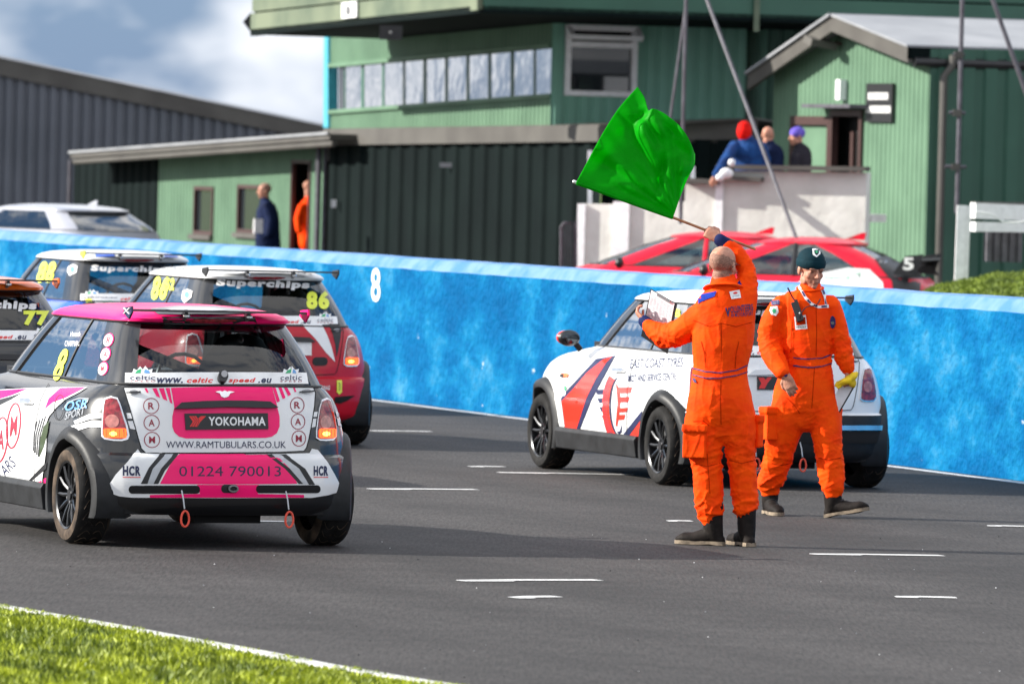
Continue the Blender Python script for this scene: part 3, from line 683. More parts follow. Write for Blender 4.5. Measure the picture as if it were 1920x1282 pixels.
for x, y in arc[2:-2:1]: decal(c, 'emblem', stroke([(x-32,y+10),(x-6,y-6),(x+24,y+8)], 7), M['navy'], .0058, step=40, **K5)
decal(c, 'emblem', [(975,520),(1010,510),(1030,430),(1028,520),(1000,545)], M['navy'], .0048, step=30, **K5)
decal(c, 'sticker', oval((1930/5.828*0+400, 60), 22, 70), M['wht'], .005, step=30, **K5); text(c, '9', (395,20,425,90), M['grn'], .006, bold=.04, **K5)
decal(c, 'indicator_lens', rrect(340,855,410,893,14), M['orangep'], .012, step=20, thick=.01, **K4); decal(c, 'indicator_lens', [(335,868),(372,860),(368,895),(332,893)], M['blk'], .013, **K4)
text(c, '8', (1470,210,1530,295), M['yel'], .005, bold=.05, name='race_number', **K4)
decal(c, 'chrome_strip', [(790,672),(1068,680),(1400,684),(1660,684),(1664,706),(1400,706),(1068,702),(790,694)], M['chrome'], .016, step=14, thick=.01, **K)
decal(c, 'bumper_slot', rrect(800,712,1668,766,24), M['dark'], .0065, step=14, **K)
text(c, 'www.mini.co.uk', (1072,640,1330,664), M['wht'], .006, bold=.03, shear=.2, **K)
decal(c, 'number_plate', [(1082,458),(1400,458),(1400,520),(1082,520)], M['blk'], .012, step=14, thick=.01, **K)
decal(c, 'logo', [(1086,464),(1112,464),(1120,474),(1130,462),(1150,462),(1128,490),(1115,514),(1088,514),(1100,490)], M['redpr'], .014, **K)
strap(WHITE, -.30); strap(WHITE, .05)
text(c, 'Superchips', (1020,146,1400,182), M['wht'], .004, bold=.05, shear=.1, frame=c, T=Z3)
b = MB(); b.ell((-.908, 1.735, .987), (.078, .044, .054), M['redp'], n=16); b.build('mirror_cap', c.root, True)

# ---- dark red car
c = RED
rear_common(c, M['dred'], None, M['blk'])
K = dict(frame=c, T=Z6)
decal(c, 'livery_panel', [(40,142),(130,135),(208,134),(265,250),(300,350),(334,486),(250,400),(150,270),(50,168)], M['white'], .0068, step=14, **K)
decal(c, 'livery_stripe', [(276,138),(376,138),(388,190),(384,260),(358,400),(345,440),(335,330),(310,230)], M['blk'], .0068, step=14, **K)
decal(c, 'fog_lamp', rrect(125,442,262,520,34), M['plastic'], .012, step=14, thick=.008, **K)
decal(c, 'sticker', [(350,655),(397,655),(397,758),(402,762),(373,786),(346,762),(350,758)], M['yel'], .006, **K); text(c, 'TOW', (366,675,382,752), M['navy'], .007, **K)
text(c, '#DRAG', (190,705,286,748), M['wht'], .006, bold=.03, shear=.2, **K)
decal(c, 'bumper_slot', [(330,810),(420,800),(520,795),(440,845),(380,870),(330,860)], M['dark'], .006, **K)
K7 = dict(frame=c, T=Z7)
text(c, 'Superchips', (1112,452,1590,502), M['wht'], .005, bold=.06, shear=.08, skew=.03, **K7)
text(c, '86', (1575,510,1692,604), M['yel'], .005, bold=.06, name='race_number', **K7)
text(c, '86', (780,432,868,556), M['yel'], .005, bold=.04, shear=.4, name='race_number', **K7); text(c, '62', (852,442,898,508), M['yel'], .005, bold=.05, shear=.25, name='race_number', **K7)
decal(c, 'sticker', [(942,510),(968,500),(992,510),(985,545),(950,572),(936,550)], M['wht'], .005, **K7); decal(c, 'sticker', oval((964,530), 13, 17), M['ltblue'], .006, **K7)
text(c, 'JAZONTRAK', (745,388,960,408), M['steel'], .005, shear=.3, **K7)
decal(c, 'livery_panel', [(1060,402),(1330,394),(1600,402),(1620,422),(1330,420),(1060,424)], M['white'], .004, **K7)
endplate(c, -1, M['blk']); endplate(c, 1, M['blk'])
decal(c, 'number_plate', [(1480,760),(1600,760),(1600,840),(1480,840)], M['wht'], .012, thick=.01, step=14, **K7)
# ---- blue car
c = BLUE
rear_common(c, M['blue'], None, M['blk'], lit=False)
K7 = dict(frame=c, T=Z7)
text(c, 'Superchips', (468,380,860,420), M['wht'], .005, bold=.06, shear=.08, skew=.02, **K7)
text(c, '88', (190,358,290,468), M['yel'], .005, bold=.04, shear=.5, name='race_number', **K7)
decal(c, 'sticker', [(352,385),(378,372),(400,382),(394,415),(360,432),(348,410)], M['wht'], .005, **K7); decal(c, 'sticker', oval((375,400), 12, 17), M['ltblue'], .006, **K7)
decal(c, 'livery_panel', [(480,548),(620,548),(620,610),(500,606)], M['white'], .006, **K7); text(c, 'VO', (524,560,580,580), M['grn'], .008, **K7)
decal(c, 'livery_panel', [(440,550),(470,550),(485,590),(450,592)], M['yel'], .006, **K7)
decal(c, 'livery_panel', [(490,318),(590,318),(590,334),(490,334)], M['blue'], .004, **K7); decal(c, 'livery_panel', [(845,318),(905,320),(915,338),(845,336)], M['blue'], .004, **K7)
endplate(c, -1, M['yel']); endplate(c, 1, M['blk'])
# ---- orange and black car
c = ORNG
rear_common(c, M['black'], None, M['blk'], lit=False)
text(c, 'Superchips', (-290,556,186,612), M['wht'], .005, bold=.06, shear=.08, skew=.03, frame=c, T=Z7)
text(c, '77', (120,612,252,688), M['yel'], .005, bold=.06, name='race_number', frame=c, T=Z7)
endplate(c, -1, M['orangep']); endplate(c, 1, M['orangep'])
# ------------------------------------------------------------------ the track, its paint, the verge
def asphalt(name, c1, c2):
    m = bpy.data.materials.new(name); m.use_nodes = True; t = m.node_tree; b = t.nodes['Principled BSDF']; N = t.nodes.new; L = t.links.new
    co = N('ShaderNodeTexCoord'); mp_ = N('ShaderNodeMapping'); mp_.inputs['Rotation'].default_value = (0, 0, -TR); L(co.outputs['Object'], mp_.inputs[0])
    mp2 = N('ShaderNodeMapping'); mp2.inputs['Scale'].default_value = (1.1, .10, 1); L(mp_.outputs[0], mp2.inputs[0])
    a = N('ShaderNodeTexNoise'); a.inputs['Scale'].default_value = .9; a.inputs['Detail'].default_value = 6; L(mp2.outputs[0], a.inputs['Vector'])
    d = N('ShaderNodeTexNoise'); d.inputs['Scale'].default_value = 55; d.inputs['Detail'].default_value = 3; d.inputs['Roughness'].default_value = .8; mp4 = N('ShaderNodeMapping'); mp4.inputs['Scale'].default_value = (1, .07, 1); L(co.outputs['Object'], mp4.inputs[0]); L(mp4.outputs[0], d.inputs['Vector'])
    e = N('ShaderNodeTexNoise'); e.inputs['Scale'].default_value = 1.6; e.inputs['Detail'].default_value = 8; e.inputs['Roughness'].default_value = .7; mp3 = N('ShaderNodeMapping'); mp3.inputs['Scale'].default_value = (.6, 1.0, 1); L(co.outputs['Object'], mp3.inputs[0]); L(mp3.outputs[0], e.inputs['Vector'])
    r = N('ShaderNodeValToRGB'); r.color_ramp.elements[0].position = .38; r.color_ramp.elements[1].position = .62; r.color_ramp.elements[0].color = (*c1, 1); r.color_ramp.elements[1].color = (*c2, 1)
    mm = N('ShaderNodeMath'); mm.operation = 'MULTIPLY_ADD'; mm.inputs[1].default_value = .55; L(a.outputs[0], mm.inputs[0])
    m2 = N('ShaderNodeMath'); m2.operation = 'MULTIPLY'; m2.inputs[1].default_value = .45; L(e.outputs[0], m2.inputs[0]); L(m2.outputs[0], mm.inputs[2]); L(mm.outputs[0], r.inputs[0])
    mr = N('ShaderNodeMapRange'); mr.inputs[1].default_value = .3; mr.inputs[2].default_value = .75; mr.inputs[3].default_value = .30; mr.inputs[4].default_value = 1.95; L(d.outputs[0], mr.inputs[0])
    mu = N('ShaderNodeMix'); mu.data_type = 'RGBA'; mu.blend_type = 'MULTIPLY'; mu.inputs[0].default_value = 1; L(r.outputs[0], mu.inputs[6]); L(mr.outputs[0], mu.inputs[7]); L(mu.outputs[2], b.inputs['Base Color'])
    bp = N('ShaderNodeBump'); bp.inputs['Distance'].default_value = .002; L(d.outputs[0], bp.inputs['Height']); L(bp.outputs[0], b.inputs['Normal'])
    b.inputs['Roughness'].default_value = .82; b.inputs['Specular IOR Level'].default_value = .35; return m
M['asphalt'] = asphalt('asphalt', (.0155, .0142, .0142), (.042, .0385, .038))
M['yard'] = asphalt('yard_tarmac', (.05, .048, .046), (.09, .085, .08))
M['paintw'] = mat('worn_white_road_paint', (.72, .72, .72), .6, c2=(.45, .45, .45), vs_=30)
M['earth'] = mat('grassy_earth', (.10, .17, .02), .9, c2=(.06, .10, .012), vs_=6, bump=.02, bs=20)
b = MB(); b.quad((-900, -50, -.03), (900, -50, -.03), (900, 3000, -.03), (-900, 3000, -.03), M['earth']); tag(b.build('ground'), kind='structure')
# wall line
WA, WBp = G(1920, 902), G(700, 747); WD = (WBp-WA).normalized(); WN = Vector((WD.y, -WD.x, 0));
if WN.x > 0: WN = -WN
def wl(t, off=0.0, z=0.0): p = WA+WD*t+WN*off; return Vector((p.x, p.y, z))
W0, W1 = -14.0, 60.0
b = MB(); b.quad(wl(-60, 45), wl(-60, 0), wl(W1+60, 0), wl(W1+60, 45), M['asphalt']); 
tag(b.build('race_track'), kind='structure')
b = MB(); p = [wl(-60, -.3, .0), wl(W1+60, -.3, .0), wl(W1+60, -120, .0), wl(-60, -120, 0)]; b.quad(*p, M['yard']); o = b.build('paddock_yard'); tag(o, kind='structure')
def paintline(name, pts, z=.004):
    b = MB(); k = [Vector((q.x, q.y, z)) for q in pts]; b.add(k, [tuple(range(len(k)))], M['paintw']); o = b.build(name); tag(o, kind='structure'); return o
b = MB(); random.seed(7)
prev = None
for i in range(150):
    t = W0+(W1-W0)*i/149; o0 = .10+random.uniform(-.015, .015); o1 = .20+random.uniform(-.01, .02)
    cur = (wl(t, o0, .004), wl(t, o1, .004))
    if prev: b.quad(prev[0], prev[1], cur[1], cur[0], M['paintw'])
    prev = cur
tag(b.build('track_edge_line'), kind='structure')
def dash(x0, y0, x1, y1, th=.055, tap=.5):
    a, c_ = G(x0, y0), G(x1, y1); n = (c_-a).normalized(); q = Vector((-n.y, n.x, 0)); 
    t0 = th*2.2
    pts = [a, a+(c_-a)*.02+q*t0*.5, a+(c_-a)*.45+q*t0, a+(c_-a)*.98+q*t0, c_+q*t0*.5, c_, a+(c_-a)*.4, a+(c_-a)*.35-q*t0*.5, a+(c_-a)*.03-q*t0*.5]
    paintline('grid_line', pts)
for q in ((857,1089,1133,1089), (960,1121,1057,1120), (1517,1039,1773,1043), (1677,1119,1795,1122), (930,886,1190,891), (878,875,950,876), (694,808,812,810), (688,917,900,919), (1250,977,1300,978), (1850,986,1925,988), (1378,887,1440,888), (400,977,540,979)): dash(*q)
# kerb line and the grass verge, bottom left
KP = [G(x_, y_) for x_, y_ in ((-260,1104),(0,1145),(110,1164),(225,1184),(350,1207),(480,1230),(620,1258),(760,1282),(890,1302),(1050,1326),(1300,1362))]
KC = catmull([(q.x, q.y) for q in KP], 8)
b = MB(); d0 = None
nrm = Vector((-1, -.45, 0)).normalized()
pv = None
for i, q in enumerate(KC):
    a = Vector((q[0], q[1], 0)); e = a+nrm*.11
    cur = (Vector((a.x, a.y, .0)), Vector((a.x, a.y, .035)), Vector((e.x, e.y, .04)), Vector((e.x, e.y, 0)))
    if pv:
        for k in range(3): b.quad(pv[k], pv[k+1], cur[k+1], cur[k], M['kerb'] if 'kerb' in M else M['paintw'])
    pv = cur
tag(b.build('verge_kerb'), kind='structure')
b = MB(); L = [Vector((q[0], q[1], .02))+nrm*.10 for q in KC]; R_ = [p_+nrm*6+Vector((0, 0, .12)) for p_ in L]
for i in range(len(L)-1):
    for k in range(12):
        def g_(p_, q_, u): r_ = p_.lerp(q_, u); r_.z += .03*noise.noise(Vector((r_.x*2, r_.y*2, 0)))*(1 if u > 0 else 0); return r_
        b.quad(g_(L[i], R_[i], k/12), g_(L[i], R_[i], (k+1)/12), g_(L[i+1], R_[i+1], (k+1)/12), g_(L[i+1], R_[i+1], k/12), M['earth'])
vg = b.build('grass_verge', smooth=True); tag(vg, kind='structure')
M['grassb'] = mat('grass_blades', (.36, .42, .005), .6, c2=(.085, .13, .003), vs_=5, pos=(.40, .62), det=6)
def blades(name, rng, place, n, h, m, wd=.006):
    V_ = np.empty((n*4, 3)); r = np.random.RandomState(rng); 
    for i in range(n):
        x, y, z, hh = place(r); a = r.uniform(0, 6.28); w_ = wd*r.uniform(.6, 1.3); H = h*hh*r.uniform(.5, 1.35); le = r.normal(0, .45)*H; lf = r.uniform(0, 6.28)
        dx, dy = math.cos(a)*w_, math.sin(a)*w_
        V_[i*4] = (x-dx, y-dy, z-.01); V_[i*4+1] = (x+dx, y+dy, z-.01)
        V_[i*4+2] = (x+dx*.7+le*.35*math.cos(lf), y+dy*.7+le*.35*math.sin(lf), z+H*.55); V_[i*4+3] = (x+le*math.cos(lf), y+le*math.sin(lf), z+H)
    me = bpy.data.meshes.new(name); F_ = []
    for i in range(n): F_ += [(i*4, i*4+1, i*4+2), (i*4, i*4+2, i*4+3)]
    me.from_pydata(V_.tolist(), [], F_); me.materials.append(m); me.update(); o = bpy.data.objects.new(name, me); COL.objects.link(o); return o
def pl(r):
    i = r.randint(0, len(L)-1); u = r.uniform(0, 1)**1.2; t = r.uniform(0, 1); a = L[i].lerp(L[i+1] if i+1 < len(L) else L[i], t)
    q = a+nrm*(u*4.2-.08); cl = noise.noise(Vector((q.x*3, q.y*3, 4)))
    return q.x, q.y, .02+.12*u*4.2/6, (.45+.55*min(1, u*6))*(1+.7*cl)
tag(blades('verge_grass', 3, pl, 90000, .045, M['grassb']), 'short bright green grass of the verge in the bottom left corner', 'grass', kind='stuff')
# grit and crumbs of rubber on the track
b = MB(); r = random.Random(5)
for i in range(90):
    q = G(r.uniform(0, 1920), r.uniform(1000, 1270)); s_ = r.uniform(.002, .0055)
    if (q-Vector((KC[20][0], KC[20][1], 0))).dot(nrm) > -.2: continue
    b.ell((q.x, q.y, s_*.6), (s_, s_, s_*.7), r.choice([M['blk'], M['paintw'], M['steel'], M['blk']]), n=5)
tag(b.build('track_grit'), 'loose grit and rubber crumbs scattered over the dark asphalt', 'grit', kind='stuff')
# ------------------------------------------------------------------ the blue wall
def wallmat():
    m = bpy.data.materials.new('blue_painted_render'); m.use_nodes = True; t = m.node_tree; b = t.nodes['Principled BSDF']; N = t.nodes.new; L_ = t.links.new
    co = N('ShaderNodeTexCoord'); 
    a = N('ShaderNodeTexNoise'); a.inputs['Scale'].default_value = 1.9; a.inputs['Detail'].default_value = 10; a.inputs['Roughness'].default_value = .66
    mp_ = N('ShaderNodeMapping'); mp_.inputs['Scale'].default_value = (1.0, .5, .8); L_(co.outputs['Object'], mp_.inputs[0]); L_(mp_.outputs[0], a.inputs['Vector'])
    r = N('ShaderNodeValToRGB'); e = r.color_ramp.elements; e[0].position = .34; e[0].color = (.0, .070, .20, 1); e[1].position = .68; e[1].color = (.045, .21, .37, 1)
    k = e.new(.48); k.color = (.0, .098, .255, 1); k = e.new(.57); k.color = (.004, .145, .315, 1)
    L_(a.outputs[0], r.inputs[0])
    h = N('ShaderNodeTexNoise'); h.inputs['Scale'].default_value = 7; h.inputs['Detail'].default_value = 5; L_(mp_.outputs[0], h.inputs['Vector'])
    r2 = N('ShaderNodeValToRGB'); r2.color_ramp.elements[0].position = .72; r2.color_ramp.elements[1].position = .76; L_(h.outputs[0], r2.inputs[0])
    mx_ = N('ShaderNodeMix'); mx_.data_type = 'RGBA'; L_(r2.outputs[0], mx_.inputs[0]); L_(r.outputs[0], mx_.inputs[6]); mx_.inputs[7].default_value = (.5, .56, .58, 1); L_(mx_.outputs[2], b.inputs['Base Color'])
    n3 = N('ShaderNodeTexNoise'); n3.inputs['Scale'].default_value = 14; n3.inputs['Detail'].default_value = 6; L_(co.outputs['Object'], n3.inputs['Vector'])
    bp = N('ShaderNodeBump'); bp.inputs['Distance'].default_value = .035; L_(n3.outputs[0], bp.inputs['Height']); L_(bp.outputs[0], b.inputs['Normal']); b.inputs['Roughness'].default_value = .65; b.inputs['Specular IOR Level'].default_value = .04
    return m
M['wall'] = wallmat(); M['cope'] = mat('pale_blue_coping', (.14, .25, .47), .7, spec=.1, c2=(.065, .18, .39), vs_=3, bump=.01, bs=12, det=7, pos=(.38, .58))
wt = empty('barrier_wall', wl(0)); tag(wt, 'long bright blue painted concrete barrier wall along the far edge of the track', 'wall')
b = MB(); cb = MB(); NX = 260; prof = None; rows = []
for i in range(NX+1):
    t = W0+(W1-W0)*i/NX; hgt = 1.34
    e = .012*noise.noise(Vector((t*.7, 0, 0)))+.008*noise.noise(Vector((t*3, 5, 0)))
    r_ = [wl(t, e*.6, 0), wl(t, e, .35), wl(t, e*1.2, .7), wl(t, e, 1.0), wl(t, e+.0, hgt-.105+.012*noise.noise(Vector((t*5, 9, 0))))]
    q_ = [wl(t, e+.001, r_[-1].z), wl(t, e-.02, hgt-.07), wl(t, e-.07, hgt-.01+e*.6), wl(t, -.16, hgt+.005+e*.6), wl(t, -.30, hgt-.01), wl(t, -.32, 0)]
    rows.append((r_, q_))
for i in range(NX):
    for k in range(4): b.quad(rows[i][0][k], rows[i+1][0][k], rows[i+1][0][k+1], rows[i][0][k+1], M['wall'])
    for k in range(5): cb.quad(rows[i][1][k], rows[i+1][1][k], rows[i+1][1][k+1], rows[i][1][k+1], M['cope'])
o1 = b.build('wall_face', smooth=True); o2 = cb.build('wall_coping')
for o in (o1, o2): o.parent = wt; o.matrix_parent_inverse = Matrix.Translation(wl(0)).inverted()
sk = Skin(*meshsrc(o1))
class _S: pass
ws = _S(); ws.skin = sk; ws.root = wt
def flat_decal(skin, name, bm, m, off, parent=None, frame=None):
    V_, F_ = skin.lay(bm, off, frame); bm.free()
    me_ = bpy.data.meshes.new(name); me_.from_pydata(V_, [], F_); me_.materials.append(m); me_.update(); o = bpy.data.objects.new(name, me_); COL.objects.link(o)
    if parent: o.parent = parent; o.matrix_parent_inverse = parent.matrix_basis.inverted()
    return o
flat_decal(sk, 'painted_number', text_bm('8', (697, 502, 714, 566), .015), M['wht'], .006, wt)
# ------------------------------------------------------------------ buildings behind the wall
GA, GAD = mat, None
M['lgreen'] = mat('light_green_cladding', (.12, .215, .14), .55, c2=(.092, .17, .11), vs_=1.4, spec=.25); M['dgreen'] = mat('dark_and_shaded_green', (.026, .10, .066), .5, c2=(.018, .075, .05), vs_=.8)  # dark green: trim, and walls turned from the sun with shade in the colour
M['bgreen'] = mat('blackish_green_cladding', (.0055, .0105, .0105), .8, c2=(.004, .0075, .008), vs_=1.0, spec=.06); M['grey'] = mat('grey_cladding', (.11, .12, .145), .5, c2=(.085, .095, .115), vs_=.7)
M['fascia'] = mat('grey_brown_fascia', (.085, .08, .072), .6, c2=(.06, .055, .05), vs_=1.5); M['roofg'] = mat('pale_grey_roof_sheet', (.30, .31, .33), .5, c2=(.22, .23, .25), vs_=1.2)
M['upvc'] = mat('white_window_frame', (.82, .82, .84), .35); M['render'] = mat('white_painted_blockwork', (.70, .70, .66), .8, c2=(.58, .58, .54), vs_=2.5, bump=.01, bs=7)
M['brown'] = mat('dark_brown_frame', (.05, .022, .02), .5); M['tgreen'] = mat('lightened_green_cladding', (.20, .42, .33), .5, c2=(.15, .33, .25), vs_=1, spec=.3); M['olive'] = mat('olive_boarding', (.15, .18, .115), .6, c2=(.07, .10, .065), vs_=1.2); M['teal'] = mat('teal_edge', (.05, .32, .42), .5)  # tower side green is lightened in colour to offset the overhang's shade
M['pane'] = mat('window_glass', (.02, .025, .03), .03, 0, 0, spec=1.0); M['panesky'] = glass('sky_pane', (.10, .12, .14), .92, 1)
M['wood'] = mat('wooden_pole', (.42, .20, .09), .5, c2=(.30, .13, .055), vs_=20); M['galv'] = mat('galvanised_tube', (.10, .098, .12), .6, .1, c2=(.06, .055, .07), vs_=8)
def sheet(name, A, d, pa, pb, m, pitch=.1, dep=.02, tn=None, parent=None, ratio=.5, flat=.2, holes=(), proud=0.0, edge=None):
    """ribbed sheet on the upright plane through A along d; pa, pb = ((px,ytop,ybot) left, right) read from the picture"""
    d = Vector(d).normalized(); tl, bl = V(pa[0], pa[1], A, d), V(pa[0], pa[2], A, d); tr, br = V(pb[0], pb[1], A, d), V(pb[0], pb[2], A, d)
    s0 = (tl-Vector(A)).dot(d); s1 = (tr-Vector(A)).dot(d); n = Vector((d.y, -d.x, 0))
    if n.dot(CAM-tl) < 0: n = -n
    if s0 > s1: s0, s1, tl, bl, tr, br = s1, s0, tr, br, tl, bl
    base = Vector((A[0], A[1], 0)); K_ = max(1, int((s1-s0)/pitch)); b = MB(); pts = []
    for i in range(K_):
        for f, h in ((0, 0), (flat, 0), (flat+.1, 1), (flat+.1+ratio, 1), (flat+.2+ratio, 0)):
            u = (i+f)/K_
            if f <= 1.0 and u <= 1: pts.append((u, h))
    pts.append((1, 0))
    segs = []
    def prof(u):
        return
    for (u, h) in pts:
        s_ = s0+(s1-s0)*u; p = base+d*s_+n*(h*dep+proud); segs.append((p, tl.z+(tr.z-tl.z)*u, bl.z+(br.z-bl.z)*u, s_))
    for a, c_ in zip(segs[:-1], segs[1:]):
        mid = (a[3]+c_[3])/2; spans = [(0, 1)]
        hs_ = [h for h in holes if h[0] < mid < h[1]]
        za0, za1, zb0, zb1 = a[2], a[1], c_[2], c_[1]
        if hs_:
            h = hs_[0]; zs = [(lambda q: q[2]+0, None)]
            def zq(lo, hi): b.quad((a[0].x, a[0].y, lo), (c_[0].x, c_[0].y, lo), (c_[0].x, c_[0].y, hi), (a[0].x, a[0].y, hi), m)
            if h[2] > za0: b.quad((a[0].x, a[0].y, za0), (c_[0].x, c_[0].y, zb0), (c_[0].x, c_[0].y, h[2]), (a[0].x, a[0].y, h[2]), m)
            if h[3] < za1: b.quad((a[0].x, a[0].y, h[3]), (c_[0].x, c_[0].y, h[3]), (c_[0].x, c_[0].y, zb1), (a[0].x, a[0].y, za1), m)
        else: b.quad((a[0].x, a[0].y, za0), (c_[0].x, c_[0].y, zb0), (c_[0].x, c_[0].y, zb1), (a[0].x, a[0].y, za1), m)
    o = b.build(name, parent); return o
def hole(A, d, x0, x1, y0, y1):
    d = Vector(d).normalized(); p = V(x0, y0, A, d); q = V(x1, y1, A, d); s = sorted(((p-Vector((A[0], A[1], 0))).dot(d), (q-Vector((A[0], A[1], 0))).dot(d))); z = sorted((p.z, q.z))
    return (s[0], s[1], z[0], z[1])
def hbox(b, A, d, h, depth0, depth1, m, inset=0.0):
    """box filling hole h between two depths measured out from the plane towards the viewer"""
    d = Vector(d).normalized(); n = Vector((d.y, -d.x, 0)); base = Vector((A[0], A[1], 0))
    if n.dot(CAM-base) < 0: n = -n
    s0, s1, z0, z1 = h; s0 += inset; s1 -= inset; z0 += inset; z1 -= inset
    v = [base+d*s+n*q+Vector((0, 0, z)) for s in (s0, s1) for q in (depth0, depth1) for z in (z0, z1)]
    b.add(v, [(0, 1, 3, 2), (4, 6, 7, 5), (0, 4, 5, 1), (2, 3, 7, 6), (0, 2, 6, 4), (1, 5, 7, 3)], m)
def frame(b, A, d, h, w_, m, d0=-.04, d1=.03):
    s0, s1, z0, z1 = h
    for q in ((s0, s0+w_, z0, z1), (s1-w_, s1, z0, z1), (s0+w_, s1-w_, z0, z0+w_), (s0+w_, s1-w_, z1-w_, z1)): hbox(b, A, d, q, d0, d1, m)
FLOOR = 20000
# grey barn, far left
BA = P(618, 240, 137); BD = ACROSS
t = empty('grey_barn'); tag(t, 'dark grey ribbed metal barn with a sloping roofline at the far left', 'barn')
sheet('wall_sheet', BA, BD, (-120, 106, 560), (640, 266, 560), M['grey'], .205, .05, parent=t)
b = MB(); d_ = BD; a0, a1 = V(-120, 84, BA, BD), V(640, 244, BA, BD); c0, c1 = V(-120, 118, BA, BD), V(640, 272, BA, BD); n = Vector((d_.y, -d_.x, 0)); 
if n.dot(CAM-a0) < 0: n = -n
b.prism([c0+n*.1, c1+n*.1, a1+n*.1, a0+n*.1], -n*.3, M['fascia']); b.build('fascia', t)
b = MB(); b.prism([a0+n*.12, a1+n*.12, a1+Vector((0, 0, .05)), a0+Vector((0, 0, .05))], -n*40, M['roofg']); b.build('roof', t)
# low shed with the doorway (under the metal edged roof) and the black sheeted store
TC = P(1037, 200, 108); LA = ALONG
SA = TC+LA*0
def lshed():
    t = empty('green_shed'); tag(t, 'low pale green ribbed shed with two dark windows and a doorway, thin metal edged roof', 'shed')
    A = P(614, 300, 117.5); d = LA
    h1 = hole(A, d, 366, 400, 349, 441); h2 = hole(A, d, 448, 500, 346, 439); h3 = hole(A, d, 549, 580, 300, 480)
    h3 = (h3[0], h3[1], -.2, h3[3])
    sheet('wall_sheet', A, d, (300, 276, 540), (613, 262, 540), M['lgreen'], .17, .02, parent=t, holes=(h1, h2, h3))
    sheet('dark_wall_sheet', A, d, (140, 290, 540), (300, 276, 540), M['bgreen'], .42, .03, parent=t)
    for h in (h1, h2):
        b = MB(); frame(b, A, d, h, .06, M['brown']); o = b.build('window', t); b = MB(); hbox(b, A, d, h, -.05, -.03, M['pane'], .06); b.build('pane', o)
        b = MB(); hbox(b, A, d, (h[0]-.05, h[1]+.05, h[2]-.08, h[2]-.002), -.02, .09, M['upvc'] if 0 else M['fascia']); b.build('sill', o)
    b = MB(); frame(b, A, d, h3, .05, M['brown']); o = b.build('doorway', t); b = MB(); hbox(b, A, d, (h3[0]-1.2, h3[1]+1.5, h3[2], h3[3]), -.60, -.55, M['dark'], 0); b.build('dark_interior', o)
    # roof slab with overhang
    n = Vector((d.y, -d.x, 0)); n = n if n.dot(CAM-A) > 0 else -n; A2 = A+n*.7; a0, a1 = V(132, 287, A2, d)-n*.7, V(618, 251, A2, d)-n*.7; c0, c1 = V(132, 297, A2, d)-n*.7, V(618, 262, A2, d)-n*.7
    b = MB(); b.prism([a0+n*.70, a1+n*.70, c1+n*.70, c0+n*.70], -n*7, M['fascia']); b.build('roof', t)
    b = MB()
    b.bar(a0+n*.72+Vector((0, 0, .01)), a1+n*.72+Vector((0, 0, .01)), .02, .02, M['roofg']); b.build('roof_edge', t)
    b = MB(); g0, g1 = c0+n*.62+Vector((0,0,-.06)), c1+n*.62+Vector((0,0,-.06)); b.tube([g0, g1], .05, M['fascia'], 8); b.build('gutter', t, True)
    b = MB()
    for xx in (142,): 
        p = V(xx, 300, A, d)+n*.1; b.tube([p, (p.x, p.y, 0)], .035, M['galv'], 8)
    b.build('downpipe', t, True)
    return A, d, n
LSA, LSD, LSN = lshed()
# control tower
t = empty('control_tower'); tag(t, 'green clad race control tower with a row of tall windows and an overhanging top box', 'building')
A, d = TC, LA; d2 = ACROSS
n = Vector((d.y, -d.x, 0)); n = n if n.dot(CAM-A) > 0 else -n
wins = []
for i in range(11):
    x0 = 645+i*(1037-640)/10.15*1.0; 
xl = [632, 672, 712, 753, 794, 834, 875, 916, 957, 1000, 1037]
xw = [(634,642),(647,674),(682,713),(720,752),(759,790),(799,831),(839,871),(879,912),(920,954),(963,997),(1004,1034)]
def yt(x): return 125-(x-632)*37/403
def yb(x): return 208-(x-632)*30/403
sheet('wall_sheet', A, d, (622, 60, yt(622)), (1037, 20, yt(1037)), M['lgreen'], .17, .02, parent=t)
sheet('wall_sheet', A, d, (622, yb(622), 250), (1037, yb(1037), 240), M['lgreen'], .17, .02, parent=t)
b = MB(); b.quad(V(622, 118, A, d)-n*.12, V(1037, 80, A, d)-n*.12, V(1037, 185, A, d)-n*.12, V(622, 215, A, d)-n*.12, M['dgreen']); b.build('window_band_back', t)
b = MB()
for f, off in ((yt, -2), (yb, 2)): 
    p, q = V(622, f(622)+off, A, d)+n*.03, V(1037, f(1037)+off, A, d)+n*.03; b.bar(p, q, .04, .03, M['lgreen'])
b.build('window_trim', t)
for x0, x1 in xw:
    b = MB(); x0 -= 1.5; x1 += 1.5; p = [V(x0, yt(x0), A, d)-n*.02, V(x1, yt(x1), A, d)-n*.02, V(x1, yb(x1), A, d)-n*.02, V(x0, yb(x0), A, d)-n*.02]; b.quad(*p, M['panesky'] if x0 > 640 else M['pane']); pane = b.build('window_pane', t)
for (a_, b_) in zip(xw[:-1], xw[1:]):
    xm0, xm1 = a_[1], b_[0]; b = MB(); b.prism([V(xm0+1.5, yt(xm0), A, d)-n*.05, V(xm1-1.5, yt(xm1), A, d)-n*.05, V(xm1-1.5, yb(xm1), A, d)-n*.05, V(xm0+1.5, yb(xm0), A, d)-n*.05], n*.035, M['dgreen']); b.build('mullion', t)
b = MB(); p = V(616, 75, A, d); q = V(623, 235, A, d); b.prism([V(614, 70, A, d)-n*.1, V(622, 70, A, d)-n*.1, V(622, 240, A, d)-n*.1, V(613, 240, A, d)-n*.1], n*.16, M['teal']); b.build('corner_trim', t)
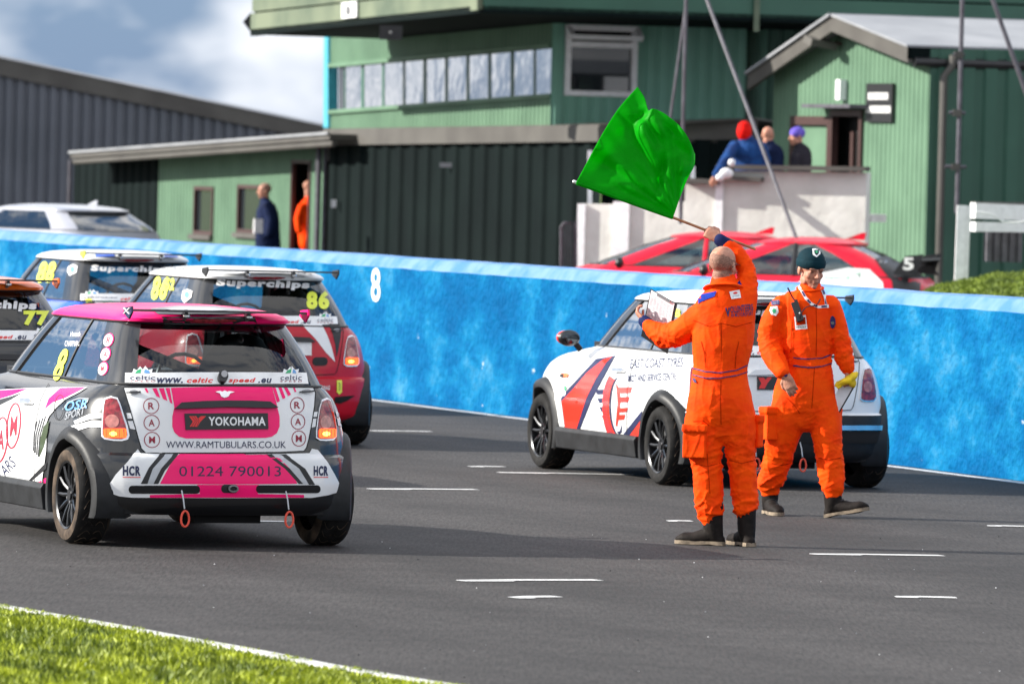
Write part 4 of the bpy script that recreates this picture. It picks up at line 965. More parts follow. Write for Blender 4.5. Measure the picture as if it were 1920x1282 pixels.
# shaded side of the tower with the white window
hw_ = hole(TC, d2, 1060, 1190, 47, 183)
sheet('side_wall_sheet', TC, d2, (1037, 0, 250), (1402, 0, 245), M['tgreen'], .19, .03, parent=t, holes=(hw_,))
b = MB(); frame(b, TC, d2, hw_, .075, M['upvc'], -.02, .08); s0, s1, z0, z1 = hw_; zm = z1-(z1-z0)*.27; hbox(b, TC, d2, (s0+.075, s1-.075, zm-.04, zm+.04), -.02, .08, M['upvc'])
o = b.build('window', t); b = MB(); hbox(b, TC, d2, (s0+.075, s1-.075, z0+.075, zm-.04), -.02, .0, M['pane']); b.build('pane', o)
b = MB(); hbox(b, TC, d2, (s0+.075, s1-.075, zm+.04, z1-.075), -.03, -.02, M['dark'])
n2 = Vector((d2.y, -d2.x, 0)); n2 = n2 if n2.dot(CAM-A) > 0 else -n2
base = Vector((TC.x, TC.y, 0)); e0, e1 = base+d2*(s0+.02), base+d2*(s1-.02)
tp = z1-.03; lo = zm+.10
for (ua, za, ub, zb) in ((0, tp, 1, tp), (0, lo, 1, lo)):
    k0 = .06 if za == tp else .26; b.bar(e0+n2*k0+Vector((0, 0, za)), e1+n2*k0+Vector((0, 0, zb)), .04, .035, M['upvc'])
for e in (e0, e1): b.bar(e+n2*.06+Vector((0, 0, tp)), e+n2*.26+Vector((0, 0, lo)), .035, .035, M['upvc'])
b.build('open_vent', o)
RT = P(1400, 140, TC.y+2.9); 
sheet('return_wall_sheet', P(1440, 140, 109.0), LA, (1400, 30, 250), (1440, 30, 250), M['tgreen'], .15, .02, parent=t)
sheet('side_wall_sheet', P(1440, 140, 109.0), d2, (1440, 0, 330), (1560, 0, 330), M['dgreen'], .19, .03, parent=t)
# overhanging top box
OC = P(905, 18, 104.5)
bx = empty('top_box', parent=t)
def board(A, d, x0, x1, y0, y1, m, par, k=4, dep=.05):
    d = Vector(d).normalized(); n_ = Vector((d.y, -d.x, 0)); n_ = n_ if n_.dot(CAM-Vector(A)) > 0 else -n_
    H = .32
    p0, p1 = V(x0, y0, A, d), V(x1, y1, A, d)
    for i in range(k):
        z = i*H; b = MB(); up = Vector((0, 0, 1))
        b.prism([p0+up*(z+.0), p1+up*(z+.0), p1+up*(z+H-.03), p0+up*(z+H-.03)], n_*dep*(1 if i % 2 == 0 else .6), m); b.build('board', par)
    b = MB(); up = Vector((0, 0, 1)); b.prism([p0-n_*.01, p1-n_*.01, p1+up*k*H-n_*.01, p0+up*k*H-n_*.01], -n_*.2, M['bgreen']); b.build('box_wall', par)
    return p0, p1
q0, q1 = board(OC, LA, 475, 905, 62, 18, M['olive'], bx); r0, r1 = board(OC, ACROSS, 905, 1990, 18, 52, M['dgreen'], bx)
b = MB(); up = Vector((0, 0, -.03)); ext = ACROSS*6; b.prism([q0+up, q1+up, r1+up, q0+ACROSS*9+up], (0, 0, .02), M['bgreen']); b.build('soffit', bx)
b = MB(); b.bar(q0, q1, .05, .05, M['bgreen']); b.bar(r0, r1, .05, .05, M['bgreen']); b.build('bottom_edge', bx)
b = MB(); p = V(900, 14, OC, LA); b.prism([V(893, -40, OC, LA)+n*.06, V(906, -40, OC, LA)+n*.06, V(906, 20, OC, LA)+n*.06, V(893, 21, OC, LA)+n*.06], n*.03, M['olive']); b.build('corner_post', bx)
b = MB(); p = V(665, 15, OC, LA)+n*.1
b.prism([V(651, 6, OC, LA)+n*.07, V(679, 3, OC, LA)+n*.07, V(679, 33, OC, LA)+n*.07, V(651, 36, OC, LA)+n*.07], n*.02, M['wht']); b.build('sign_board', bx)
b = MB(); sc_ = V(665, 20, OC, LA)+n*.1; b.tube([sc_, sc_+n*.02], .07, M['steel'], 12); b.build('sign_emblem', bx)
b = MB(); p = V(1416, 40, OC, ACROSS)+n2*.05; b.bar(p+Vector((0, 0, -.15)), p+Vector((0, 0, .7)), .06, .04, M['olive']); b.build('white_post', bx)
sp = P(733, 62, 106.5); b = MB(); b.box(sp, (.16, .15, .10), M['blk']); b.tube([sp+Vector((0, -.15, 0)), sp+Vector((0, -.17, 0))], .07, M['blk'], 14); b.ell(sp+Vector((0, -.17, 0)), (.022, .02, .022), M['steel'], n=8); tag(b.build('loudspeaker'), 'small black loudspeaker hanging under the tower overhang', 'loudspeaker')
vp = V(470, 42, OC, LA); b = MB(); b.tube([vp+Vector((.15, 0, 0)), vp], .02, M['blk'], 6); b.prism([vp+Vector((0, 0, .15)), vp+Vector((-.12, 0, 0)), vp+Vector((0, 0, -.15)), vp+Vector((.03, 0, 0))], (0, .03, 0), M['blk']); tag(b.build('bracket_vane'), 'small black pointed vane on the left end of the tower box', 'bracket')
# dark store under the tower
t = empty('dark_store'); tag(t, 'blackish green ribbed store beneath the tower, with a grey brown fascia', 'shed')
KA = P(1110, 300, 106.0); KD = LA
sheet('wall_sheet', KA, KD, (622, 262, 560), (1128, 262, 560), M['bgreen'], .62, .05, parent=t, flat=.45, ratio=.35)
k0, k1, k2, k3 = V(618, 246, KA, KD), V(1136, 238, KA, KD), V(1136, 266, KA, KD), V(618, 273, KA, KD); b = MB(); b.prism([k3+n*.12, k2+n*.12, k1+n*.12, k0+n*.12], -n*.35, M['fascia']); b.build('fascia', t)
g0, g1, g2, g3 = V(1136, 238, KA, ACROSS), V(1420, 225, KA, ACROSS), V(1420, 268, KA, ACROSS), V(1136, 268, KA, ACROSS); b = MB(); b.prism([g0, g1, g2, g3], -n2*.3, M['fascia']); b.build('fascia', t)
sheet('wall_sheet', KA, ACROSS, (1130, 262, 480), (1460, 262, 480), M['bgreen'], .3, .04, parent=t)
b = MB(); b.prism([k0+n*.1, k1+n*.1, g1, k0+ACROSS*10], (0, 0, .03), M['fascia']); b.build('roof', t)
b = MB(); p = V(616, 250, KA, KD)+n*.15; b.tube([p, (p.x, p.y, 0)], .045, M['galv'], 8); b.tube([p+Vector((.10, 0, 0)), (p.x+.10, p.y, 0)], .03, M['galv'], 8); b.build('downpipe', t, True)
b = MB(); lp = V(850, 310, KA, KD)+n*.1; b.box(lp, (.11, .05, .035), M['steel']); tag(b.build('bulkhead_lamp'), 'small pale bulkhead light on the blackish store wall', 'light')
b = MB(); lp = V(637, 382, KA, KD)+n*.1; b.box(lp, (.04, .04, .06), M['upvc']); tag(b.build('socket_box'), 'tiny white box on the blackish wall beside the downpipe', 'box')
b = MB(); fp = P(735, 60, 106)
# right hand green hut with the gable
t = empty('green_hut'); tag(t, 'pale green gabled hut with a double door, black sign and side wall coloured dark for its shade', 'hut')
HA = P(1745, 200, 100); hd = hole(HA, LA, 1562, 1618, 206, 330); hd = (hd[0], hd[1], hd[2]-.1, hd[3]); hl = hole(HA, LA, 1487, 1560, 218, 330); hl = (hl[0], hl[1]-.002, hd[2], hl[3])
xs = [1452, 1604, 1745]; 
sheet('gable_sheet', HA, LA, (1452, 140, 600), (1604, 44, 600), M['lgreen'], .15, .016, parent=t, holes=(hd, hl)); sheet('gable_sheet', HA, LA, (1604, 44, 600), (1745, 104, 600), M['lgreen'], .15, .016, parent=t, holes=(hd, hl))
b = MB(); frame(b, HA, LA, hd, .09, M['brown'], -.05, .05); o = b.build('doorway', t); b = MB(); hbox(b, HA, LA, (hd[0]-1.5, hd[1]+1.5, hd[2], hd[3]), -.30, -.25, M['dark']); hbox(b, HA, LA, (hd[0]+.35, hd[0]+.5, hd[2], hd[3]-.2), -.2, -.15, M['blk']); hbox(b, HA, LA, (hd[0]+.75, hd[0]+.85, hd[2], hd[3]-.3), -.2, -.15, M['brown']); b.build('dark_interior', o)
b = MB(); frame(b, HA, LA, hl, .12, M['brown'], -.05, .05); hbox(b, HA, LA, hl, -.05, -.02, M['lgreen'], .1); b.build('door', t)
b = MB(); hbox(b, HA, LA, (hd[0]-.3, hd[1]+.3, hd[3]+.02, hd[3]+.07), 0, .35, M['galv']); b.build('canopy', t)
sheet('side_wall_sheet', HA, ACROSS, (1745, 92, 600), (2040, 96, 600), M['dgreen'], .30, .04, parent=t, flat=.35)  # unlit side of the hut, its shade put into a darker green
e0 = V(1445, 142, HA, LA); e1 = V(1604, 32, HA, LA); e2 = V(1748, 90, HA, LA); hn = n
dz = Vector((0, 0, -.21))
for a_, b_ in ((e0, e1), (e1, e2)):
    b = MB(); b.prism([a_+hn*.35, b_+hn*.35, b_+hn*.35+dz, a_+hn*.35+dz], -hn*.06, M['fascia']); b.build('bargeboard', t)
b = MB(); b.prism([e1+hn*.36, e2+hn*.36+Vector((0, 0, -.01)), e2+hn*.36+ACROSS*0+Vector((0, 0, -.05)), e1+hn*.36+Vector((0, 0, -.05))], ACROSS*0-hn*6.0, M['roofg'])
rr = P(2030, 20, 106)
b = MB(); hl2 = ACROSS*9
b.prism([e0+hn*.4, e1+hn*.4, e1+hn*.4+Vector((0, 0, .04)), e0+hn*.4+Vector((0, 0, .04))], ACROSS*.0-hn*0.02+ACROSS*7, M['roofg'])
b.add([e1+hn*.37+Vector((0, 0, .03)), e2+hn*.37+Vector((0, 0, .03)), e2+hn*.37+hl2+Vector((0, 0, .03)), e1+hn*.37+hl2+Vector((0, 0, .03)), e1+hn*.37, e2+hn*.37, e2+hn*.37+hl2, e1+hn*.37+hl2], [(0, 1, 2, 3), (7, 6, 5, 4), (0, 4, 5, 1), (1, 5, 6, 2), (2, 6, 7, 3)], M['roofg']); b.build('roof', t)
b = MB(); f0 = e2+hn*.36; b.prism([f0, f0+hl2, f0+hl2+Vector((0, 0, -.16)), f0+Vector((0, 0, -.16))], -hn*.05, M['bgreen']); b.tube([f0+Vector((0, 0, -.2))-hn*.1, f0+hl2+Vector((0, 0, -.2))-hn*.1], .07, M['blk'], 8); b.build('gutter', t)
b = MB(); p = V(1765, 118, HA, ACROSS)+n2*.1; b.tube([p+Vector((.12, 0, .1)), p+Vector((.1, 0, -.05)), p+Vector((0, 0, -.18)), (p.x, p.y, 0)], .05, M['fascia'], 8); b.build('downpipe', t, True)
b = MB(); p = V(1576, 82, HA, LA)+n*.3; b.box(p, (.20, .14, .05), M['fascia'], Euler((.2, .15, .4)).to_matrix()); b.bar(p+Vector((.2, 0, 0)), p+Vector((.42, .1, -.02)), .025, .025, M['brown']); tag(b.build('floodlight'), 'grey floodlight bracketed under the peak of the pale green gable', 'light')
b = MB(); h_ = hole(HA, LA, 1582, 1589, 150, 188); hbox(b, HA, LA, h_, .02, .12, M['upvc']); tag(b.build('strip_light'), 'upright white strip light above the dark doorway of the green hut', 'light')
b = MB(); h_ = hole(HA, LA, 1632, 1679, 157, 230); hbox(b, HA, LA, h_, .02, .06, M['blk']); sg = b.build('hut_sign'); tag(sg, 'black sign with two rows of blurred white lettering right of the hut door', 'sign')
b = MB(); r = random.Random(2); s0, s1, z0, z1 = h_; H_ = z1-z0
for (za, zb, u0, u1) in ((z0+H_*.58, z0+H_*.76, .10, .86), (z0+H_*.24, z0+H_*.42, .03, .95)):
    u = u0
    while u < u1:
        wv = r.uniform(.06, .10); sA, sB = s1-(s1-s0)*u, s1-(s1-s0)*min(u1, u+wv*.68); hbox(b, HA, LA, (min(sA, sB), max(sA, sB), za, zb), .06, .065, M['wht']); u += wv
b.build('lettering', sg)
# white painted terrace with steps
t = empty('white_terrace'); tag(t, 'white painted block terrace wall with stepped top in front of the green hut', 'wall')
TA = P(1625, 400, 97); TDIR = Vector((.965, -.262, 0)).normalized(); n3 = Vector((TDIR.y, -TDIR.x, 0)); n3 = n3 if n3.dot(CAM-TA) > 0 else -n3
def tw(x0, x1, y0, y1, A=TA, m=None, name='block_wall', thk=.25):
    a, c_ = V(x0, y0, A, TDIR), V(x1, y1, A, TDIR); b = MB(); b.prism([a, c_, Vector((c_.x, c_.y, 0)), Vector((a.x, a.y, 0))], -n3*thk, m or M['render']); return b.build(name, t)
tw(1350, 1625, 320, 324); tw(1285, 1349, 345, 346); tw(1180, 1284, 376, 378); tw(1098, 1179, 382, 384)
for x0, x1, y in ((1348, 1627, 316), (1350, 1432, 336), (1284, 1350, 341)):
    a, c_ = V(x0, y, TA, TDIR), V(x1, y+4, TA, TDIR); b = MB(); b.bar(a+Vector((0, 0, .02)), c_+Vector((0, 0, .02)), .16, .03, M['fascia']); b.build('coping', t)
for x0, x1, y in ((1083, 1097, 382), (1150, 1180, 378), (1342, 1356, 332)):
    A_ = TA+n3*.05; a, c_ = V(x0, y, A_, TDIR), V(x1, y+1, A_, TDIR); b = MB(); b.prism([a, c_, Vector((c_.x, c_.y, 0)), Vector((a.x, a.y, 0))], -n3*.5, M['upvc']); b.build('pier', t)
fl = V(1350, 330, TA, TDIR); b = MB(); z_ = fl.z-.45; a, c_ = V(1400, 400, TA, TDIR), V(1625, 400, TA, TDIR); b.prism([Vector((a.x, a.y, z_))-n3*.3, Vector((c_.x, c_.y, z_))-n3*.3, Vector((c_.x, c_.y, z_))-n3*1.2, Vector((a.x, a.y, z_))-n3*1.2], (0, 0, -.1), M['render']); b.build('terrace_floor', t)
b = MB(); p = P(1103, 290, 98); b.bar(P(1106, 282, 99), P(1106, 385, 99), .04, .03, M['upvc']); b.bar(P(1299, 312, 99), P(1299, 340, 99), .05, .03, M['upvc']); b.build('rail_post', t)
# grey barrier by the terrace
b = MB(); 
x0, x1, y0, y1 = 1052, 1080, 418, 500
b.tube([P(x0, y1, 97), P(x0, y0+8, 97), P(x0+6, y0, 97), P(x1, y0-2, 97), P(x1, y1, 97)], .018, M['galv'], 6)
for k in range(5): b.tube([P(x0+5+k*5, y0, 97), P(x0+5+k*5, y1, 97)], .007, M['galv'], 5)
tag(b.build('crowd_barrier'), 'short grey tubular barrier standing beside the white terrace', 'barrier')
# masts of scaffold tube
def mast(label, segs, r=.035, D=92):
    t = empty('scaffold_mast'); tag(t, label, 'mast', 'scaffold tube masts in front of the buildings')
    for s in segs:
        b = MB(); b.tube([P(*s[0]), P(*s[1])], s[2] if len(s) > 2 else r, M['galv'], 8); b.build('tube', t, True)
    return t
mast('pair of thin steel tubes rising behind the green flag', [((1288, -60, 93), (1276, 420, 93), .024), ((1296, -60, 93.6), (1255, 235, 93.6), .018)])
mast('thick steel tube leaning down to the right behind the terrace people', [((1303, -60, 92), (1494, 450, 90), .023)])
mt = mast('upright scaffold pole with three cross clamps before the shade-darkened green wall', [((1806, -60, 90), (1794, 400, 90))], .028)
for y, w_ in ((103, .07), (212, .10), (313, .13)):
    p = P(1798+(103-y)*.03, y, 90); b = MB(); b.tube([p+Vector((-w_, 0, 0)), p+Vector((w_, 0, 0))], .022, M['galv'], 8); b.box(p, (.05, .05, .04), M['fascia']); b.build('clamp', mt)
mast('steel tube leaning out of the top right corner', [((1840, -60, 91), (1935, 205, 91), .028)])
# white beam rack at the right edge
t = empty('beam_rack'); tag(t, 'white post and two white beams over grey ribbed sheets at the right edge', 'rack')
b = MB(); b.bar(P(1803, 385, 86), P(1797, 540, 86), .055, .05, M['upvc']); b.bar(P(1812, 386, 86.1), P(1806, 540, 86.1), .03, .05, M['upvc']); b.build('post', t)
for y0, y1, hh in ((395, 402, .09), (425, 428, .055)):
    b = MB(); b.bar(P(1824, y0, 86.2), P(1990, y1, 87), .05, hh, M['upvc']); b.build('beam', t)
b = MB(); b.bar(P(1824, 383, 86.3), P(1990, 386, 87), .05, .03, M['fascia']); b.build('beam', t)
b = MB(); b.tube([P(1830, 397, 85.9), P(1860, 402, 85.9), P(1885, 416, 85.9), P(1930, 414, 85.9), P(1980, 405, 85.9)], .012, M['upvc'], 6, smooth=4); b.build('cable', t)
sheet('ribbed_sheet', P(1850, 450, 87), ACROSS, (1845, 430, 490), (1918, 430, 492), M['galv'], .09, .03, parent=t); 
# grass bank behind the wall at right
b = MB(); NB = 40; rows = []
for i in range(NB+1):
    u = i/NB; x = 1700+u*330
    yy = 560-45*min(1, u*2.0)**.8+ (5*noise.noise(Vector((u*9, 0, 0))))
    rows.append([P(x-6, 640, 74), P(x, 583+6*noise.noise(Vector((u*14, 3, 0))), 76), P(x, yy+12, 80), P(x, yy, 84), P(x+10, 640, 89)])
for i in range(NB):
    for k in range(4): b.quad(rows[i][k], rows[i+1][k], rows[i+1][k+1], rows[i][k+1], M['earth'])
tag(b.build('grass_bank', smooth=True), kind='structure')
def plb(r):
    i = r.randint(0, NB); t = r.uniform(0, 1); u = r.uniform(0, 1); k = r.randint(1, 3); a = rows[i][k].lerp(rows[i+1][k], t); c_ = rows[i][k+1].lerp(rows[i+1][k+1], t) if k < 3 else a; q = a.lerp(c_, u)
    return q.x, q.y, q.z, 1+.6*noise.noise(q*2)
M['bankg'] = mat('dark_bank_grass', (.16, .22, .004), .7, c2=(.045, .08, .003), vs_=3, det=6)
tag(blades('bank_grass', 9, plb, 14000, .04, M['bankg'], .012), 'long green grass on the bank behind the right end of the wall', 'grass', kind='stuff')

# ------------------------------------------------------------------ parked cars behind the wall
def shell2(name_root, label, cat, loc, head, low, green, roof, base, roofm, glassm, z0=0, group=None):
    c = Car(); c.root = empty(name_root, loc, head); tag(c.root, label, cat, group); c.M = Matrix.Translation(loc) @ Matrix.Rotation(head, 4, 'Z'); c.inv = c.M.inverted()
    Lw, Gr, Ro = dense(low, .06, 1), dense(green, .05, 1), roof
    lv, n_ = car_grid(Lw); gv, _ = car_grid(Gr); rv, _ = car_grid(Ro); lf, gf, rf = shell_faces(Lw, n_), shell_faces(Gr, n_), shell_faces(Ro, n_)
    c.skin = Skin(lv+gv+rv, [tuple(f) for f in lf]+[tuple(i+len(lv) for i in f) for f in gf]+[tuple(i+len(lv)+len(gv) for i in f) for f in rf], c.M)
    b = MB(); b.add(lv, lf, base); b.build('body', c.root, True); b = MB(); b.add(rv, rf+[tuple(len(rv)-n_+j for j in range(n_))], roofm); b.build('roof', c.root, True)
    groups = {}
    for idx, f in enumerate(gf): groups.setdefault((col_kind(idx % n_, n_), (idx % n_) >= n_//2 if col_kind(idx % n_, n_) not in ('rear', 'front') else 0), []).append(f)
    for (k, s_), fs in groups.items():
        used = sorted({i for f in fs for i in f}); mp_ = {i: q for q, i in enumerate(used)}; b = MB()
        b.add([gv[i] for i in used], [tuple(mp_[i] for i in f) for f in fs], roofm if k in ('pillar', 'apillar') else glassm); b.build({'rear': 'rear_window', 'front': 'windscreen', 'side': 'side_window'}.get(k, 'pillar'), c.root, True)
    b = MB(); b.tube([Vector(p)+Vector((0, 0, .004)) for p in ring_pts(Gr[0])], .014, M['blk'], 5, closed=True); b.build('window_seal', c.root, True)
    for s in (-1, 1):
        for yc in (low[2][2]+.85, low[2][5]-.9):
            wv = empty('wheel', (s*(low[2][1]-.1), yc, .31), 0, c.root); b = MB(); b.tube([(-.1, 0, 0), (.1, 0, 0)], .31, M['rubber'], 24); b.build('tyre', wv, True); b = MB(); b.tube([(-.105, 0, 0), (.105, 0, 0)], .2, M['steel'], 16); b.build('rim', wv, True)
    b = MB(); b.box((0, .6, .45), (.7, 1.9, .2), M['dark']); b.build('underbody', c.root)
    b = MB()
    for x in (-.35, .35):
        for y in (.2, 1.05): b.tube([(x, y, .7), (x, y-.12, 1.1)], [(.22, .07), (.14, .05)], M['blk'], 10, 'round', ref=(1, 0, 0))
    b.build('seat', c.root, True)
    for s in (-1, 1): b = MB(); b.ell((s*(low[2][1]+.08), low[-1][5]-.55, low[-1][0]+.04), (.11, .06, .075), M['silverp'] if base is M['silverp'] else M['blk']); b.build('wing_mirror', c.root, True)
    return c
CL = [(.2,.82,-.7,.5,3.2,3.5,.9,2.6),(.35,.88,-.85,.6,3.0,3.65,.9,2.6),(.6,.90,-.88,.6,3.0,3.65,1.0,2.6),(.75,.90,-.86,.6,3.0,3.55,1.0,2.5),(.85,.87,-.84,.6,3.0,3.1,1.0,2.5),(.92,.82,-.82,.6,3.2,2.5,.6,2.6),(.97,.77,-.75,.55,3.4,2.35,.6,2.8)]
CG = [(.97,.76,-.72,.55,3.6,2.32,.6,2.8),(1.1,.72,-.48,.5,3.4,2.0,.6,2.8),(1.25,.66,-.20,.5,3.2,1.62,.6,2.8),(1.35,.60,.02,.5,3.0,1.30,.5,2.8)]
CR = [(1.35,.605,.0,.5,3.0,1.32,.5,2.8),(1.37,.60,.0,.5,3.0,1.28,.5,2.8),(1.40,.54,.12,.45,2.8,1.12,.45,2.6),(1.42,.42,.25,.35,2.6,.95,.35,2.4),(1.43,.25,.40,.2,2.4,.8,.2,2.2),(1.432,.05,.55,.05,2.2,.65,.05,2.2)]
M['redcar'] = mat('bright_red_paint', (.68, .006, .03), .35, 0, .3, spec=.25, var=.03); M['cglass'] = glass('car_glass', (.30, .38, .40), .14, 2.4)
RC = []
for i, (lab, x, D) in enumerate((('red touring race car with white flank and a black spoiler numbered 5', 1462, 90.5), ('red race car parked directly behind the other red one, only its left part showing', 1335, 95.0))):
    p = P(x, 400, D); loc = Vector((p.x, p.y, 0)); c = shell2('touring_car', lab, 'race car', loc+Vector((-.28-.25*i, 0, 0))+Vector((1.35*math.sin(math.radians(78)), -1.35*math.cos(math.radians(78)), 0)), math.radians(78), CL, CG, CR, M['redcar'], M['redcar'], M['cglass'], group='red touring cars parked behind the wall'); RC.append(c)
    for s in (-1, 1):
        b = MB(); pts = [Vector((s*ring_pts(R)[30][0]*1.004, .75-.0*R[0], R[0])) for R in CG]; b.tube(pts, .03, M['redcar'] if i else M['blk'], 6)
        b.build('door_pillar', c.root, True)
    b = MB(); b.prism([(0, .25, 1.42), (0, .05, 1.50), (0, 0, 1.50), (0, .02, 1.41)], (.012, 0, 0), M['redcar']); b.build('roof_fin', c.root)
c = RC[0]
b = MB(); b.prism([(-.72, -.80, 1.19), (-.72, -.57, 1.16), (-.72, -.57, 1.18), (-.72, -.80, 1.22)], (1.44, 0, 0), M['blk'])
sp_ = b.build('rear_spoiler', c.root)
for s in (-1, 1):
    b = MB(); b.prism([(s*.72, -.80, 1.26), (s*.72, -.46, 1.02), (s*.72, -.80, 1.0), (s*.72, -.72, 1.1)], (s*.012, 0, 0), M['blk']); b.build('spoiler_endplate', sp_)
    b = MB(); b.prism([(s*.72, -.82, 1.27), (s*.72, -.60, 1.24), (s*.72, -.46, 1.04), (s*.72, -.73, 1.02)], (s*.014, 0, 0), M['blk']); b.build('spoiler_endplate', sp_)
K9 = dict(frame=c)
decal(c, 'livery_panel', [(1640,486),(1668,478),(1700,492),(1725,520),(1725,560),(1676,560),(1672,528),(1650,502)], M['blk'], .008, step=9, **K9)
decal(c, 'livery_panel', [(1500,528),(1540,512),(1590,502),(1630,505),(1655,530),(1660,560),(1460,560),(1460,545)], M['white'], .006, step=9, **K9)
decal(c, 'lettering', text_bm('motorsport', (1546,512,1615,528), 0, .2, 8, 0, -.05), M['grn'], .009, **K9)
p = P(1683, 477, c.root.location.y-1.2)
five = MB(); bm = text_bm('5', (0, 0, 1, 1), .03)
five.add([(-.75, -.58-.13*v.co.x, 1.225-.15*v.co.y) for v in bm.verts], [tuple(v.index for v in f.verts) for f in bm.faces], M['wht']); bm.free(); five.build('race_number', sp_)
# silver estate car
ES = [(.2,.84,-1.0,.5,3.2,3.7,.9,2.6),(.35,.90,-1.08,.6,3.0,3.85,.9,2.6),(.6,.93,-1.08,.6,3.0,3.85,1.0,2.6),(.8,.93,-1.03,.6,3.0,3.6,1.0,2.5),(.98,.90,-1.0,.6,3.0,2.9,.8,2.5),(1.09,.84,-.94,.6,3.2,2.6,.6,2.6)]
EG = [(1.09,.82,-.92,.6,3.2,2.50,.6,2.8),(1.17,.78,-.80,.55,3.2,2.2,.6,2.8),(1.28,.71,-.56,.5,3.0,1.85,.6,2.8),(1.36,.65,-.42,.5,3.0,1.6,.5,2.8)]
ER = [(1.36,.655,-.46,.5,3.0,1.62,.5,2.8),(1.385,.645,-.48,.5,3.0,1.58,.5,2.8),(1.42,.57,-.3,.45,2.8,1.4,.45,2.6),(1.445,.43,0,.35,2.6,1.2,.35,2.4),(1.46,.25,.30,.2,2.4,.9,.2,2.2),(1.462,.05,.55,.05,2.2,.65,.05,2.2)]
p = P(158, 440, 108)
c = shell2('estate_car', 'silver estate car parked behind the wall in front of the grey barn', 'car', Vector((p.x, p.y, 0)), math.radians(39), ES, EG, ER, M['silverp'], M['silverp'], M['cglass'])
b = MB(); b.prism([(0, -.05, 1.46), (0, -.25, 1.53), (0, -.30, 1.53), (0, -.28, 1.45)], (.02, 0, 0), M['silverp']); b.build('roof_fin', c.root)
# ------------------------------------------------------------------ people
M['boot'] = mat('dark_brown_boot_leather', (.012, .009, .008), .7, spec=.15, var=.4, vs_=20, bump=.002, bs=60); M['sole'] = mat('tan_boot_sole', (.20, .155, .11), .8, var=.4, vs_=30)
M['beanie'] = cloth('dark_teal_wool', (.004, .028, .040), (.003, .018, .026), .004, 90); M['hair'] = mat('cropped_hair', (.27, .14, .10), .8, var=.35, vs_=150)
M['yglove'] = mat('yellow_glove', (.75, .52, .01), .7, var=.3, vs_=20, bump=.004, bs=30); M['seam'] = mat('navy_piping', (.015, .012, .10), .6); M['dkor'] = mat('orange_seam', (.42, .022, .001), .9, spec=.05); M['print'] = mat('grey_print', (.40, .38, .44), .8)
M['green'] = cloth('green_flag_cloth', (.002, .36, .006), (.0015, .28, .004), .004, 12, r=.5); M['paper'] = mat('white_paper', (.75, .74, .76), .7)
M['epau'] = cloth('royal_blue_cloth', (.01, .035, .30), (.008, .025, .22)); M['dcloth'] = cloth('charcoal_cloth', (.03, .026, .035), (.02, .018, .024)); M['dnavy'] = cloth('dark_navy_jacket', (.008, .016, .055), (.005, .01, .035))
M['bluec'] = cloth('blue_jacket', (.012, .055, .19), (.01, .03, .11)); M['redc'] = cloth('bright_red_wool', (.75, .01, .006), (.55, .006, .004)); M['purp'] = cloth('purple_wool', (.16, .12, .55), (.11, .08, .4)); M['stone'] = cloth('pale_trousers', (.45, .4, .38), (.35, .31, .3))
# green flag material lets a little light through
_m = M['green']; _b = _m.node_tree.nodes['Principled BSDF']; _t = _m.node_tree.nodes.new('ShaderNodeBsdfTranslucent'); _t.inputs[0].default_value = (.01, .80, .01, 1)
_x = _m.node_tree.nodes.new('ShaderNodeMixShader'); _x.inputs[0].default_value = .45; _o = [n_ for n_ in _m.node_tree.nodes if n_.type == 'OUTPUT_MATERIAL'][0]
_m.node_tree.links.new(_b.outputs[0], _x.inputs[1]); _m.node_tree.links.new(_t.outputs[0], _x.inputs[2]); _m.node_tree.links.new(_x.outputs[0], _o.inputs[0])
class Fig:
    def __init__(s, D): s.D = D; s.s = F/D
    def p(s, x, y, dy=0.0): return P(x, y, s.D+dy)
    def limb(s, b, rows, m, n=22, k=4, ref=(1, 0, 0), cap='round'):
        """rows: (x, y, half width in picture px, depth radius m, dy)"""
        pts = [s.p(r[0], r[1], r[4] if len(r) > 4 else 0) for r in rows]; rr = [(r[2]/s.s, r[3]) for r in rows]
        b.tube(pts, rr, m, n, cap, ref=ref, smooth=k)
def folds(seed, amp, regions=()):
    def f(co, n_):
        w_ = noise.noise(Vector((co.x*5+seed, co.y*4, co.z*6)))*.5
        v = 1-abs(noise.noise(Vector((co.x*13+w_+seed, co.y*11, co.z*3.2+co.x*4))))*2          # long hanging folds
        a = 1-abs(noise.noise(Vector((co.x*6+co.z*5+w_*2+seed, co.y*5, co.z*15-co.x*8))))*2    # folds across, where cloth bunches
        c_ = 1-abs(noise.noise(Vector((co.x*17-co.z*10+seed, co.y*11, co.z*30+co.x*12+7))))*2
        k = .12
        for (p, r, g) in regions:
            d_ = (co-p).length
            if d_ < r: k += g*(1-d_/r)
        k = min(k, 1.3)
        return amp*(.42*(max(0, v)**4*1.4-.3)+k*(max(0, a)**3*1.5-.4)+k*(max(0, c_)**3*.9-.2))
    return f
